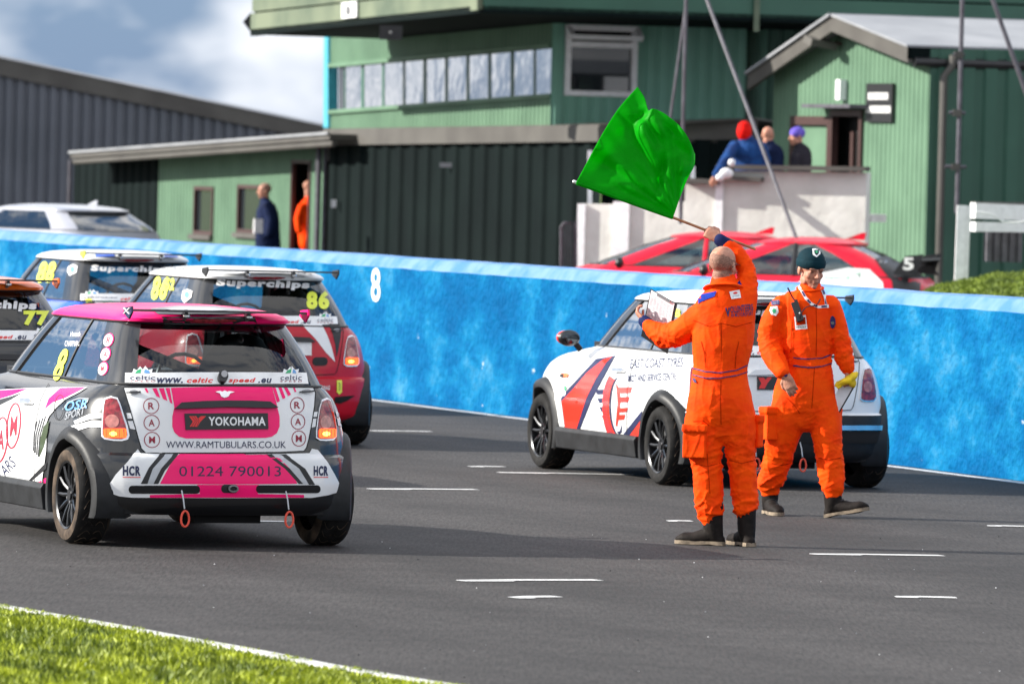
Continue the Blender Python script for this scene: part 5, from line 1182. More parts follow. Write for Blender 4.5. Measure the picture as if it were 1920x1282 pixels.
def hand(b, wrist, fwd, palm_n, m, side=1, curl=(.5, .5, .5, .5), size=1.0, thumb=.6, spread=.0, thumb_up=False):
    """palm plus four bent fingers and a thumb; fwd points to the finger tips, palm_n out of the palm; side +1 puts the thumb on fwd x palm_n"""
    f = Vector(fwd).normalized(); pn = Vector(palm_n); pn = (pn-f*pn.dot(f)).normalized(); s = f.cross(pn)*side
    w_ = Vector(wrist); L = .095*size
    b.tube([w_-f*.04*size, w_, w_+f*L*.45, w_+f*L*.95], [(.024*size, .020*size), (.028*size, .019*size), (.040*size, .016*size), (.040*size, .013*size)], m, 12, 'round', ref=s)
    for i, (ln, c_) in enumerate(zip((.070, .078, .073, .058), curl)):
        o = w_+f*L*(.95-.05*abs(i-1.2))+s*(.031-.0205*i)*size; d = (f+s*spread*(1.5-i)).normalized(); pts = [o-d*.02*size]; p = o
        for j, seg in enumerate((.45, .32, .23)):
            a = c_*(.7 if j == 0 else 1.0); d = (d*math.cos(a)+pn*math.sin(a)).normalized(); d_prev = d; p2 = p+d*ln*seg*size; pts.append(p); p = p2
            pn2 = pn
            pn = (pn*math.cos(a)-(d*math.sin(a))).normalized() if False else pn
            f_, = (d,)
            # turn the bending frame with the finger
            pn = (pn-d*pn.dot(d)).normalized() if (pn-d*pn.dot(d)).length > .05 else -f
        pts.append(p); b.tube(pts, [.0095*size, .0098*size, .0092*size, .0085*size, .007*size][:len(pts)], m, 8, 'round'); pn = Vector(palm_n); pn = (pn-f*pn.dot(f)).normalized()
    o = w_+f*.025*size+s*.028*size
    if thumb_up: pts = [o, o+s*.035*size+f*.012, o+s*.062*size+f*.016, o+s*.085*size+f*.010]
    else: pts = [o, o+(s*.8+f*.8+pn*.3)*.026*size, o+(s*.55+f*1.2+pn*thumb)*.044*size, o+(s*.2+f*1.35+pn*thumb*1.6)*.058*size]
    b.tube(pts, [.013*size, .0125*size, .011*size, .0085*size], m, 8, 'round')
def head(b, c, R, m, scale=1.0, neck=None, hair=False):
    """head about c, R turns the local frame (face towards -Y) into the world"""
    def T(p): return Vector(c)+R @ (Vector(p)*scale)
    def E(p, r): b.ell(T(p), tuple(q*scale for q in r), m, R, 20)
    E((0, .012, .030), (.075, .094, .083)); E((0, -.028, -.035), (.060, .062, .075)); E((0, -.045, -.085), (.036, .038, .030)); E((0, -.074, -.098), (.019, .016, .016))
    for s in (-1, 1):
        E((s*.038, -.055, -.030), (.022, .026, .024)); E((s*.050, -.01, -.07), (.014, .04, .028)); E((s*.030, -.079, .017), (.022, .012, .009)); E((s*.077, .012, -.012), (.009, .019, .032)); E((s*.012, -.105, -.030), (.009, .010, .008))
        E((s*.030, -.070, .000), (.014, .012, .010))
    b.tube([T((0, -.083, .020)), T((0, -.098, -.008)), T((0, -.116, -.028))], [(.008*scale, .008*scale), (.0095*scale, .010*scale), (.012*scale, .011*scale)], m, 8, 'round')
    E((0, -.088, -.060), (.022, .010, .0065)); E((0, -.085, -.072), (.019, .011, .007)); E((0, -.080, -.050), (.024, .012, .010))
    if neck is not None: b.tube([T((0, .015, -.06)), neck], [(.055*scale, .056*scale), (.060, .058)], m, 16, 'round', ref=(1, 0, 0))
    return T
def boot(F_, parent, ankle, toe, up=0.0, scale=1.0, label=None, sole_m=None, tan=True):
    """toe: flat direction the foot points; up: pitch of the foot"""
    a = Vector(ankle); t = Vector((toe[0], toe[1], math.tan(up))).normalized(); z = Vector((0, 0, 1)); zz = (z-t*z.dot(t)).normalized(); s = t.cross(zz)
    g = lambda f, l, h: a+t*f*scale+s*l*scale+zz*h*scale
    b = MB()
    b.tube([g(-.015, 0, .13), g(-.012, 0, .06), g(-.015, 0, .0), g(-.03, 0, -.05)], [(.054, .058), (.055, .060), (.054, .060), (.047, .050)], M['boot'], 16, 'round', ref=s, smooth=2)
    b.tube([g(-.055, 0, -.075), g(-.01, 0, -.045), g(.05, 0, -.060), (g(.11, 0, -.072)), g(.165, 0, -.073), g(.195, 0, -.080)], [(.038, .036), (.044, .056), (.045, .048), (.049, .040), (.046, .038), (.034, .026)], M['boot'], 16, 'round', ref=s, smooth=2)
    o = remesh(b, 'boot', .006, M['boot'], parent, 2)
    b = MB()
    prof = [(-.088, .022), (-.085, .034), (-.05, .040), (0, .038), (.06, .040), (.12, .047), (.175, .044), (.21, .030), (.222, .012)]
    out = [(f, w_) for f, w_ in prof]+[(f, -w_) for f, w_ in prof[::-1]]
    k = len(out); v = [g(f, l, -.105-(0 if -.03 > f or f > .04 else -.006)) for f, l in out]+[g(f, l, -.083) for f, l in out]
    b.add(v, [tuple(range(k)), tuple(range(k, 2*k))]+[(i, (i+1) % k, k+(i+1) % k, k+i) for i in range(k)], sole_m or M['sole']); b.build('sole', o, True)
    b = MB()
    for i in range(5): b.tube([g(.0+.022*i, -.026, .01-.014*i), g(.012+.022*i, 0, .022-.014*i), g(.0+.022*i, .026, .01-.014*i)], .004, M['blk'], 5)
    b.build('lace', o, True)
    return o
def biggest(F_):
    if not F_: return F_
    par = {}
    def fd(x):
        while par.setdefault(x, x) != x: par[x] = par[par[x]]; x = par[x]
        return x
    for q in F_:
        for i in q[1:]: par[fd(i)] = fd(q[0])
    cnt = {}
    for q in F_: cnt[fd(q[0])] = cnt.get(fd(q[0]), 0)+1
    return [q for q in F_ if cnt[fd(q[0])] > .3*max(cnt.values())] if len(F_) < 0 else [q for q in F_ if fd(q[0]) == max(cnt, key=cnt.get)]
def stick(fig_root, skin, name, polys, m, off=.004, step=5, label=None):
    bm = polys if isinstance(polys, bmesh.types.BMesh) else poly2(polys if hasattr(polys[0][0], '__len__') else [polys], step)
    V_, F_ = skin.lay(bm, off); bm.free(); F_ = [q for q in F_ if max((V_[q[i]]-V_[q[i-1]]).length for i in range(len(q))) < .06]; F_ = F_ if name in ('lettering',) else biggest(F_); us_ = sorted({i for q in F_ for i in q}); mp2 = {i: k for k, i in enumerate(us_)}; V_ = [V_[i] for i in us_]; F_ = [tuple(mp2[i] for i in q) for q in F_]; me_ = bpy.data.meshes.new(name); me_.from_pydata(V_, [], F_); me_.materials.append(m); me_.update()
    o = bpy.data.objects.new(name, me_); COL.objects.link(o); adopt(o, fig_root)
    if label: o['label'] = label
    return o
def adopt(o, root):
    o.parent = root; o.matrix_parent_inverse = Matrix.Translation(root.location).inverted()
def Rz(a, pitch=0, roll=0): return (Matrix.Rotation(a, 3, 'Z') @ Matrix.Rotation(pitch, 3, 'X') @ Matrix.Rotation(roll, 3, 'Y'))

# ---- the flag marshal, back to the camera
f = Fig(44.6); root = empty('person', f.p(1350, 1018)); tag(root, 'bald marshal in orange overalls seen from behind, raising a flag and holding a clipboard', 'person', 'marshals in orange overalls')
b = MB()
HR = Rz(math.radians(150), math.radians(4))            # looks away and to the left
hc = f.p(1356, 497)
T_ = head(b, hc, HR, M['skin'], 1.0, f.p(1355, 555, .02))
f.limb(b, [(1355, 560, 30, .08), (1354, 640, 40, .09), (1352, 740, 40, .09)], M['skin'])
wl_, wr_ = f.p(1211, 605, .30), f.p(1349, 449, .10)
f.limb(b, [(1330, 585, 14, .045), (1268, 628, 13, .04, .12), (1240, 622, 11, .035, .22), (1211, 605, 9, .028, .30)], M['skin'])
f.limb(b, [(1390, 575, 14, .045), (1399, 520, 12, .04, .08), (1380, 478, 11, .035, .1), (1349, 449, 9, .026, .10)], M['skin'])
f.limb(b, [(1328, 750, 24, .08), (1326, 860, 18, .06), (1331, 955, 9, .03)], M['skin']); f.limb(b, [(1378, 750, 24, .08), (1392, 860, 18, .06), (1397, 953, 9, .03)], M['skin'])
hand(b, wl_, f.p(1196, 588, .34)-wl_, Vector((.9, -.2, .0)), M['skin'], 1, (.5, .7, .8, .9), .95, .5, thumb_up=False)
# raised hand, fingers wrapped round the stick
pa, pb = f.p(1262, 408, .15), f.p(1415, 467, .15); pd = (pb-pa).normalized()
hand(b, wr_, f.p(1324, 431, .115)-wr_, Vector((-.1, 1, -.25)), M['skin'], -1, (1.25, 1.35, 1.4, 1.4), .95, .9)
body = remesh(b, 'body', .0042, M['skin'], None, 2); adopt(body, root)
sk_body = Skin(*meshsrc(body))
# stubble shade of cropped hair, ear, glasses
b = MB(); e = [T_((s*.081, y, .006)) for s, y in ((1, -.06), (1, .01))]
for s in (-1, 1): b.tube([T_((s*.070, -.085, .008)), T_((s*.080, -.03, .008)), T_((s*.083, .012, .004)), T_((s*.080, .03, -.012))], .0028, M['blk'], 5)
b.tube([T_((-.06, -.105, .0)), T_((0, -.118, .004)), T_((.06, -.105, .0))], .003, M['blk'], 5)
o = b.build('spectacles', smooth=True); adopt(o, root)
hv = MB(); vv, ff = meshsrc(body); sel = []
for q in ff:
    c_ = sum((Vector(vv[i]) for i in q), Vector())/len(q); l = HR.transposed() @ (c_-hc)
    if l.z > -.075 and l.z < .030+.30*(l.y)+.012*noise.noise(c_*40) and l.y > -.035+.010*noise.noise(c_*60)-(.0 if l.z > 0 else l.z*.7) and abs(l.x) < .0775: sel.append(q)
used = sorted({i for q in sel for i in q}); mp_ = {i: k for k, i in enumerate(used)}
hv.add([Vector(vv[i])+(Vector(vv[i])-hc).normalized()*.0015 for i in used], [tuple(mp_[i] for i in q) for q in sel], M['hair']); o = hv.build('cropped_hair', smooth=True); adopt(o, root)
# overalls
b = MB()
f.limb(b, [(1357, 528, 25, .082, .01), (1357, 541, 30, .095), (1357, 556, 46, .11), (1357, 575, 56, .122), (1357, 610, 58, .135), (1354, 650, 56, .138), (1351, 688, 51, .128), (1350, 715, 54, .138), (1350, 748, 60, .148), (1351, 778, 63, .140), (1352, 800, 54, .115)], M['orange'], 30)
f.limb(b, [(1327, 755, 34, .12), (1319, 800, 37, .118), (1322, 840, 33, .105), (1325, 872, 28, .092), (1327, 905, 28, .088), (1330, 940, 26, .084), (1331, 958, 25, .08), (1331, 967, 20, .066)], M['orange'])
f.limb(b, [(1376, 755, 34, .12), (1386, 800, 34, .115), (1389, 840, 29, .102), (1392, 872, 26, .09), (1394, 905, 25, .086), (1397, 938, 23, .082), (1397, 955, 22, .078), (1398, 964, 18, .066)], M['orange'])
f.limb(b, [(1330, 588, 30, .09), (1303, 604, 28, .085, .04), (1276, 622, 24, .08, .10), (1250, 630, 20, .072, .17), (1231, 622, 17, .06, .23), (1217, 611, 13, .045, .28)], M['orange'])
f.limb(b, [(1384, 590, 33, .10, 0), (1394, 560, 27, .09, .02), (1400, 530, 20, .078, .06), (1397, 502, 18, .068, .09), (1382, 478, 17, .062, .10), (1364, 461, 14, .05, .10)], M['orange'])
P3 = lambda x, y, d=0: f.p(x, y, d)
suit = remesh(b, 'overalls', .0075, M['orange'], None, 3, folds(3.1, .0085, ((P3(1322, 850), .22, .9), (P3(1391, 850), .22, .9), (P3(1330, 950), .16, 1.6), (P3(1397, 950), .16, 1.6), (P3(1255, 630, .17), .20, 1.2), (P3(1398, 520, .08), .18, 1.0), (P3(1351, 700), .16, .7), (P3(1352, 790), .2, .9)))); adopt(suit, root)
sk_ = Skin(*meshsrc(suit))
for x0, y0, x1, y1, dy in ((1283, 796, 1327, 858, 0), (1408, 778, 1425, 838, 0)):
    b = MB(); zc = f.p((x0+x1)/2, (y0+y1)/2, -.075 if x0 < 1400 else .0); hw2 = (x1-x0)/2/f.s; hh = (y1-y0)/2/f.s
    b.box(zc, (hw2, .045, hh), M['orange'], Rz(-.25 if x0 < 1400 else .9), 0); b.box(zc+Vector((0, -.008, hh*.80)), (hw2*1.08, .050, hh*.22), M['orange'], Rz(-.25 if x0 < 1400 else .9))
    o = remesh(b, 'cargo_pocket', .007, M['orange'], None, 2, folds(9, .006)); adopt(o, root)
# belt, piping, cuffs
b = MB()
for y, o_ in ((687, .003), (707, .003)):
    pass
stick(root, sk_, 'belt', [(1299,689),(1325,696),(1350,698),(1380,693),(1405,682),(1406,695),(1380,705),(1350,710),(1325,710),(1300,704)], M['orange'], .0045); stick(root, sk_, 'waist_piping', stroke([(1300,690),(1325,697),(1350,699),(1380,694),(1404,682)], 2.4), M['seam'], .008); stick(root, sk_, 'waist_piping', stroke([(1301,703),(1325,709),(1350,709),(1380,704),(1405,695)], 2.0), M['seam'], .008)
for pts, w_ in (([(1352,605),(1353,640),(1352,690)], 1.6), ([(1315,640),(1322,666),(1324,690)], 1.6), ([(1385,640),(1380,662),(1378,690)], 1.6), ([(1352,712),(1351,745),(1352,795)], 1.8), ([(1300,790),(1318,788),(1330,798)], 1.6), ([(1300,600),(1330,612),(1352,606),(1380,612),(1410,604)], 1.5), ([(1300,868),(1325,874),(1350,868)], 1.5), ([(1368,862),(1390,868),(1416,862)], 1.5), ([(1331,925),(1328,880),(1326,850)], 1.4)):
    stick(root, sk_, 'seam', stroke(pts, w_*.8), M['dkor'], .003)
stick(root, sk_, 'epaulette', [(1299,565),(1318,552),(1344,546),(1340,556),(1316,566),(1302,575)], M['epau'], .005)
stick(root, sk_, 'epaulette', [(1382,530),(1387,526),(1391,534),(1387,541)], M['epau'], .005)
stick(root, sk_, 'back_patch', [(1367,547),(1386,544),(1389,559),(1371,561)], M['wht'], .006); stick(root, sk_, 'patch_emblem', oval((1378,550), 4, 2.2, 10), M['redpr'], .0075); stick(root, sk_, 'patch_emblem', [(1373,555),(1385,553.5),(1385,555.5),(1373,557)], M['silv'], .0075)
stick(root, sk_, 'lettering', text_bm('V', (1360, 577, 1369, 594), .05, 0, 6, -.07), M['seam'], .006); stick(root, sk_, 'lettering', text_bm('OLUNTEERS', (1369, 572, 1411, 585), .02, 0, 6, -.12), M['seam'], .006); stick(root, sk_, 'lettering', text_bm('IN MOTORSPORT', (1371, 586, 1411, 593), .01, 0, 6, -.10), M['seam'], .006)
stick(root, sk_, 'belt_tab', [(1300,710),(1305,709),(1307,718),(1303,717)], M['seam'], .008)
b = MB(); b.tube([f.p(1219, 612, .275), f.p(1208, 602, .305)], [(.040, .042), (.036, .038)], M['navyc'], 16, 'round'); o = b.build('cuff', smooth=True); adopt(o, root)
b = MB(); b.tube([f.p(1366, 463, .10), f.p(1350, 450, .10)], [(.046, .046), (.038, .038)], M['navyc'], 16, 'round'); o = b.build('cuff', smooth=True); adopt(o, root)
b = MB(); cc_ = [f.p(1357+31*math.cos(a), 541-3*math.sin(a)+9*math.cos(a)*.0-(6 if math.sin(a) > 0 else -2)*abs(math.sin(a)), -.095*math.sin(a)) for a in np.linspace(0, 2*math.pi, 26)[:-1]]
b.tube(cc_, [(.012, .028)]*25, M['orange'], 8, closed=True, ref=(0, 0, 1)); o = b.build('collar', smooth=True); adopt(o, root)
for (x, y, dy, toe, lb) in ((1333, 984, 0, (-.88, .30), 0), (1398, 983, 0, (-.40, .92), 1)):
    a_ = f.p(x, y, dy); a_.z = .108; o = boot(f, None, a_, Vector(toe).normalized()); adopt(o, root)
# flag and stick
fr_ = empty('flag', pb); tag(fr_, 'bright green flag on a thin wooden stick, held up by the bald marshal', 'flag')
b = MB(); Dp = f.D+.15; e_ = P(1080, 342, Dp); b.tube([pb, pa, e_], .0085, M['wood'], 10, 'round'); b2 = MB(); b2.tube([e_, P(1076, 340.5, Dp)], .0095, M['wht'], 8, 'round')
o = b.build('stick', smooth=True); adopt(o, fr_); o = b2.build('tip', smooth=True); adopt(o, fr_)
Dp = f.D+.14
left = catmull([(1081,343),(1104,300),(1130,252),(1160,205),(1196,164)], 12); right = catmull([(1262,408),(1277,365),(1289,335),(1301,312),(1303,290)], 12)
bot = catmull([(1081,343),(1140,364),(1200,386),(1262,408)], 16); top = catmull([(1196,164),(1208,182),(1214,202),(1217,208),(1224,204),(1240,210),(1258,222),(1276,238),(1292,262),(1303,290)], 6)
def rs(c_, n_): 
    c_ = np.array(c_); d_ = np.r_[0, np.cumsum(np.linalg.norm(np.diff(c_, axis=0), axis=1))]; t = np.linspace(0, d_[-1], n_); return np.stack([np.interp(t, d_, c_[:, i]) for i in (0, 1)], 1)
NU, NV = 96, 96
B_, T2, L_, R2 = rs(bot, NU), rs(top, NU), rs(left, NV), rs(right, NV); vs_ = []
for j in range(NV):
    v = j/(NV-1)
    for i in range(NU):
        u = i/(NU-1); q = (1-v)*B_[i]+v*T2[i]+(1-u)*L_[j]+u*R2[j]-((1-u)*(1-v)*B_[0]+u*(1-v)*B_[-1]+(1-u)*v*T2[0]+u*v*T2[-1])
        dep = 0.0; x, y = q
        def crease(x0, y0, x1, y1, w_, h, s=1.0):
            dx, dy_ = x1-x0, y1-y0; L2 = dx*dx+dy_*dy_; t = max(0, min(1, ((x-x0)*dx+(y-y0)*dy_)/L2)); ex, ey = x-(x0+dx*t), y-(y0+dy_*t); d_ = math.hypot(ex, ey); sg = (dx*ey-dy_*ex)/math.sqrt(L2)
            fade = math.sin(math.pi*min(1, max(0, t*.9+.05)))
            h *= .8; w_ *= 1.25; return h*fade*math.exp(-(d_/w_)**2)+h*.45*s*fade*math.tanh(sg/w_)*math.exp(-(d_/(w_*4))**2)
        dep += crease(1213,208,1190,235,5,.035)+crease(1192,215,1190,260,7,.03)+crease(1205,222,1248,285,7,.04,-1)+crease(1215,215,1262,262,9,-.03)+crease(1262,262,1295,295,7,.035)+crease(1248,280,1240,340,5,.035)+crease(1240,300,1232,375,5,.03,-1)
        dep += crease(1262,408,1225,340,9,-.03)+crease(1255,400,1228,385,6,.02)+crease(1100,330,1160,280,14,.025)+crease(1150,320,1220,372,14,-.022)+crease(1160,240,1200,300,12,.03)+crease(1232,222,1280,262,5,.03)+crease(1276,330,1285,300,8,-.03)
        dep += .035*math.sin(u*5.2+v*2.1)*v+.05*v*v*math.sin(u*3.0+1)+(lambda th, rr_: .016*math.sin(th*13+.6)*rr_+.010*math.sin(th*29+rr_*2)*rr_**.7)(math.atan2(408-y, 1270-x), math.hypot(x-1270, y-408)/160)+.008*noise.noise(Vector((x*.03, y*.03, 2)))
        if u > .8: dep += .12*((u-.8)/.2)**2*v
        vs_.append(P(x, y, Dp+dep*min(1, v*6+.15)))
b = MB(); b.add(vs_, [(j*NU+i, j*NU+i+1, (j+1)*NU+i+1, (j+1)*NU+i) for j in range(NV-1) for i in range(NU-1)], M['green']); o = b.build('flag_cloth', smooth=True)
so = o.modifiers.new('s', 'SOLIDIFY'); so.thickness = .0012; adopt(o, fr_)
hem = MB(); hem.tube([P(x, y, Dp) for x, y in bot], .0125, M['green'], 8); hem.tube([P(x, y, Dp-.002) for x, y in left[::4]], .004, M['green'], 6); o = hem.build('hem', smooth=True); adopt(o, fr_)
# clipboard
cr_ = empty('clipboard', f.p(1230, 600, .25)); tag(cr_, 'black clipboard with a printed sheet in the left hand of the flag marshal', 'clipboard')
Bc = [(1220,541),(1270,570),(1252,664),(1202,630)]; off4 = [.26, .18, .24, .32]
def cb(u, v, d_=0.0):
    x = (1-u)*(1-v)*Bc[0][0]+u*(1-v)*Bc[1][0]+u*v*Bc[2][0]+(1-u)*v*Bc[3][0]; y = (1-u)*(1-v)*Bc[0][1]+u*(1-v)*Bc[1][1]+u*v*Bc[2][1]+(1-u)*v*Bc[3][1]
    dd = (1-u)*(1-v)*off4[0]+u*(1-v)*off4[1]+u*v*off4[2]+(1-u)*v*off4[3]; return f.p(x, y, dd+.10-d_)
def plate(name, u0, v0, u1, v1, d0, d1, m, par):
    b = MB(); q = [(u0, v0), (u1, v0), (u1, v1), (u0, v1)]; v = [cb(u, w_, d0) for u, w_ in q]+[cb(u, w_, d1) for u, w_ in q]; b.add(v, [(0, 1, 2, 3), (7, 6, 5, 4), (0, 1, 5, 4), (1, 2, 6, 5), (2, 3, 7, 6), (3, 0, 4, 7)], m); o = b.build(name); adopt(o, par); return o
plate('board', 0, 0, 1, 1, -.003, .003, M['blk'], cr_); plate('sheet', .03, .02, .90, .80, .004, .006, M['paper'], cr_); plate('clip', .25, .012, .75, .07, .006, .016, M['chrome'], cr_)
b = MB(); r = random.Random(8)
for col_ in range(7):
    for row in range(34):
        if r.random() < .16: continue
        u0 = .07+col_*.118; v0 = .11+row*.0197; u1 = u0+r.uniform(.05, .10); q = [(u0, v0), (u1, v0), (u1, v0+.009), (u0, v0+.009)]; b.add([cb(u, v, .0075) for u, v in q], [(0, 1, 2, 3)], M['print'])
o = b.build('printed_table'); adopt(o, cr_); o['kind'] = 'stuff'

# ---- the walking marshal, facing the camera
f = Fig(48.6); root = empty('person', f.p(1510, 962)); tag(root, 'walking marshal in orange overalls and dark teal beanie, facing the camera with a radio', 'person', 'marshals in orange overalls')
b = MB(); HR = Rz(math.radians(24), math.radians(14)); hc = f.p(1521, 504, -.03)
T_ = head(b, hc, HR, M['skin'], 1.02, f.p(1519, 560, .02))
f.limb(b, [(1516, 560, 26, .07), (1514, 640, 34, .085), (1512, 740, 36, .085)], M['skin'])
f.limb(b, [(1464, 578, 13, .045), (1446, 635, 12, .04), (1466, 692, 9, .030, -.15), (1471, 704, 8.5, .024, -.18)], M['skin'])
f.limb(b, [(1556, 578, 13, .045), (1574, 635, 12, .04), (1588, 688, 9, .03, -.02), (1591, 699, 8, .024, -.02)], M['skin'])
f.limb(b, [(1485, 750, 24, .07), (1462, 840, 17, .06, .05), (1444, 905, 9, .03, .14)], M['skin']); f.limb(b, [(1540, 750, 24, .07), (1554, 840, 17, .06, -.02), (1562, 912, 9, .03, -.05)], M['skin'])
w1, w2 = f.p(1473, 702, -.18), f.p(1591, 697, -.02)
hand(b, w1, f.p(1483, 727, -.19)-w1, Vector((.25, .95, 0)), M['skin'], -1, (.35, .45, .5, .55), .98, .3)
hand(b, w2, f.p(1589, 722, -.04)-w2, Vector((-.8, .5, 0)), M['skin'], 1, (.9, 1.0, 1.1, 1.2), .95, .7)
body = remesh(b, 'body', .0042, M['skin'], None, 2); adopt(body, root)
b = MB(); 
for s in (-1, 1): b.ell(T_((s*.031, -.086, .001)), (.011, .005, .0032), M['blk'], HR, 10)
o = b.build('eye', smooth=True); adopt(o, root)
b = MB()
for s in (-1, 1): b.tube([T_((s*.013, -.0935, .019)), T_((s*.031, -.0935, .0235)), T_((s*.049, -.080, .017))], .0032, M['hair'], 5)
o = b.build('eyebrow', smooth=True); adopt(o, root)
b = MB(); b.tube([T_((-.024, -.0905, -.0660)), T_((-.010, -.0975, -.0665)), T_((.010, -.0975, -.0665)), T_((.024, -.0905, -.0660))], .0022, M['dkor'] if 0 else M['hair'], 5); o = b.build('mouth', smooth=True); adopt(o, root)
# beanie
b = MB(); HRb = HR
b.ell(T_((0, .016, .050)), (.088, .106, .085), M['beanie'], HR, 28)
b.tube([T_((.084*math.sin(a), .014-.104*math.cos(a), .040-.010*math.cos(a+math.pi)-.004)) for a in np.linspace(0, 2*math.pi, 30)[:-1]], [(.027, .008)]*29, M['beanie'], 8, closed=True, ref=tuple(HR @ Vector((0, 0, 1))))
o = b.build('beanie', smooth=True); adopt(o, root); skb = Skin(*meshsrc(o))
stick(root, skb, 'beanie_badge', [(1523,467),(1536,467),(1538,476),(1531,483),(1524,478)], M['wht'], .004, 3); stick(root, skb, 'beanie_badge', [(1526,470),(1534,470),(1535,475),(1531,480),(1527,476)], M['beanie'], .006, 3); stick(root, skb, 'beanie_badge', oval((1530.5,473.5), 2.4, 2.4, 8), M['grn'], .0075, 3)
b = MB()
f.limb(b, [(1519, 541, 21, .075, .0), (1518, 552, 34, .09), (1515, 565, 48, .108), (1513, 585, 54, .12), (1513, 615, 53, .125), (1514, 650, 47, .122), (1515, 678, 44, .118), (1513, 705, 51, .128), (1509, 738, 58, .132), (1508, 765, 58, .12), (1509, 782, 46, .10)], M['orange'], 30)
f.limb(b, [(1485, 752, 35, .11), (1474, 792, 36, .112, .02), (1464, 832, 30, .10, .05), (1458, 862, 27, .09, .08), (1450, 888, 26, .086, .11), (1444, 905, 25, .08, .13), (1444, 914, 20, .066, .14)], M['orange'])
f.limb(b, [(1536, 752, 34, .11), (1547, 792, 31, .108), (1552, 832, 27, .098, -.02), (1556, 862, 25, .088, -.03), (1559, 892, 24, .084, -.04), (1562, 914, 22, .08, -.05), (1562, 924, 18, .066, -.05)], M['orange'])
f.limb(b, [(1468, 576, 24, .085), (1450, 602, 23, .082), (1443, 632, 22, .076), (1447, 660, 21, .068, -.06), (1458, 682, 19, .06, -.12), (1467, 697, 15, .046, -.17)], M['orange'])
f.limb(b, [(1554, 574, 22, .085), (1566, 602, 20, .078), (1574, 632, 19, .07), (1580, 658, 18, .064, -.01), (1586, 678, 16, .056, -.02), (1590, 690, 13, .044, -.02)], M['orange'])
P3 = lambda x, y, d=0: f.p(x, y, d)
suit = remesh(b, 'overalls', .0075, M['orange'], None, 3, folds(6.7, .0085, ((P3(1460, 850, .08), .22, .9), (P3(1554, 850), .22, .9), (P3(1444, 900, .13), .15, 1.5), (P3(1561, 912), .15, 1.5), (P3(1446, 650), .2, 1.1), (P3(1578, 655), .2, 1.1), (P3(1513, 690), .16, .7), (P3(1510, 775), .2, .8)))); adopt(suit, root)
sk_ = Skin(*meshsrc(suit))
for x0, y0, x1, y1, dd, rz_ in ((1428, 762, 1463, 824, -.03, .55), (1564, 765, 1573, 812, .03, -.6)):
    b = MB(); zc = f.p((x0+x1)/2, (y0+y1)/2, dd); hw2 = (x1-x0)/2/f.s; hh = (y1-y0)/2/f.s; b.box(zc, (hw2, .05, hh), M['orange'], Rz(rz_)); b.box(zc+Vector((0, -.01, hh*.80)), (hw2*1.1, .052, hh*.2), M['orange'], Rz(rz_)); o = remesh(b, 'cargo_pocket', .007, M['orange'], None, 2, folds(2, .006)); adopt(o, root)
stick(root, sk_, 'belt', [(1472,668),(1490,672),(1515,674),(1540,672),(1556,666),(1558,681),(1540,687),(1515,689),(1490,686),(1472,681)], M['orange'], .004)
stick(root, sk_, 'waist_piping', stroke([(1488,670),(1495,671.5),(1515,673),(1540,671),(1556,665)], 2.2), M['seam'], .007); stick(root, sk_, 'waist_piping', stroke([(1488,685.5),(1495,686.5),(1515,689),(1540,687),(1558,681)], 2.2), M['seam'], .007)
for pts in ([(1530,575),(1531,620),(1530,668)], [(1527,690),(1525,720),(1522,765)], [(1488,585),(1484,620),(1483,660)], [(1447,868),(1462,872),(1482,868)], [(1535,858),(1555,862),(1576,858)], [(1475,745),(1490,760),(1500,775)]):
    stick(root, sk_, 'seam', stroke(pts, 1.2), M['dkor'], .003)
stick(root, sk_, 'epaulette', [(1459,552),(1468,545),(1489,531),(1497,541),(1480,550),(1467,558)], M['epau'], .006); stick(root, sk_, 'epaulette', [(1534,529),(1545,532),(1560,545),(1550,545),(1538,539)], M['epau'], .006)
# lanyard
ly = [(1494,524),(1502,544),(1511,560),(1522,571),(1534,576),(1554,574)], [(1538,540),(1545,556),(1549,575)]
for q in ly: stick(root, sk_, 'lanyard', stroke(q, 5.0), M['wht'], .010, 4)
for q in ly: 
    for k in range(len(q)-1): stick(root, sk_, 'lanyard_print', stroke([tuple(np.array(q[k])*.75+np.array(q[k+1])*.25), tuple(np.array(q[k])*.2+np.array(q[k+1])*.8)], 3.4), M['seam'], .0125, 4)
stick(root, sk_, 'badge_card', [(1490,594),(1511,590),(1514,616),(1492,618)], M['wht'], .012, 5); stick(root, sk_, 'badge_card', [(1493,597),(1510,594),(1511,608),(1494,610)], M['dkor'], .014, 5); stick(root, sk_, 'lettering', text_bm('HEROES', (1494, 611, 1511, 615), .02, 0, 5), M['blk'], .014)
stick(root, sk_, 'sleeve_patch', [(1446,576),(1458,574),(1460,585),(1455,592),(1447,590),(1444,583)], M['wht'], .006, 4); stick(root, sk_, 'sleeve_patch', oval((1452,583), 3.6, 4.6, 10), M['grn'], .008, 4); stick(root, sk_, 'sleeve_patch', [(1447,565),(1461,563),(1462,571),(1447,573)], M['seam'], .006, 4)
stick(root, sk_, 'chest_patch', oval((1561,604), 5.5, 12, 16), M['seam'], .007, 4); stick(root, sk_, 'chest_patch', oval((1561,605), 3.6, 3, 10), M['steel'], .009, 4)
for a0, a1, ra, rb in (((1467, 695, -.17), (1472, 702, -.178), .034, .031), ((1588, 686, -.02), (1591, 692, -.02), .028, .026)):
    b = MB(); b.tube([f.p(*a0), f.p(*a1)], [(ra, ra*.85), (rb, rb*.85)], M['seam'], 14, 'round'); o = b.build('cuff', smooth=True); adopt(o, root)
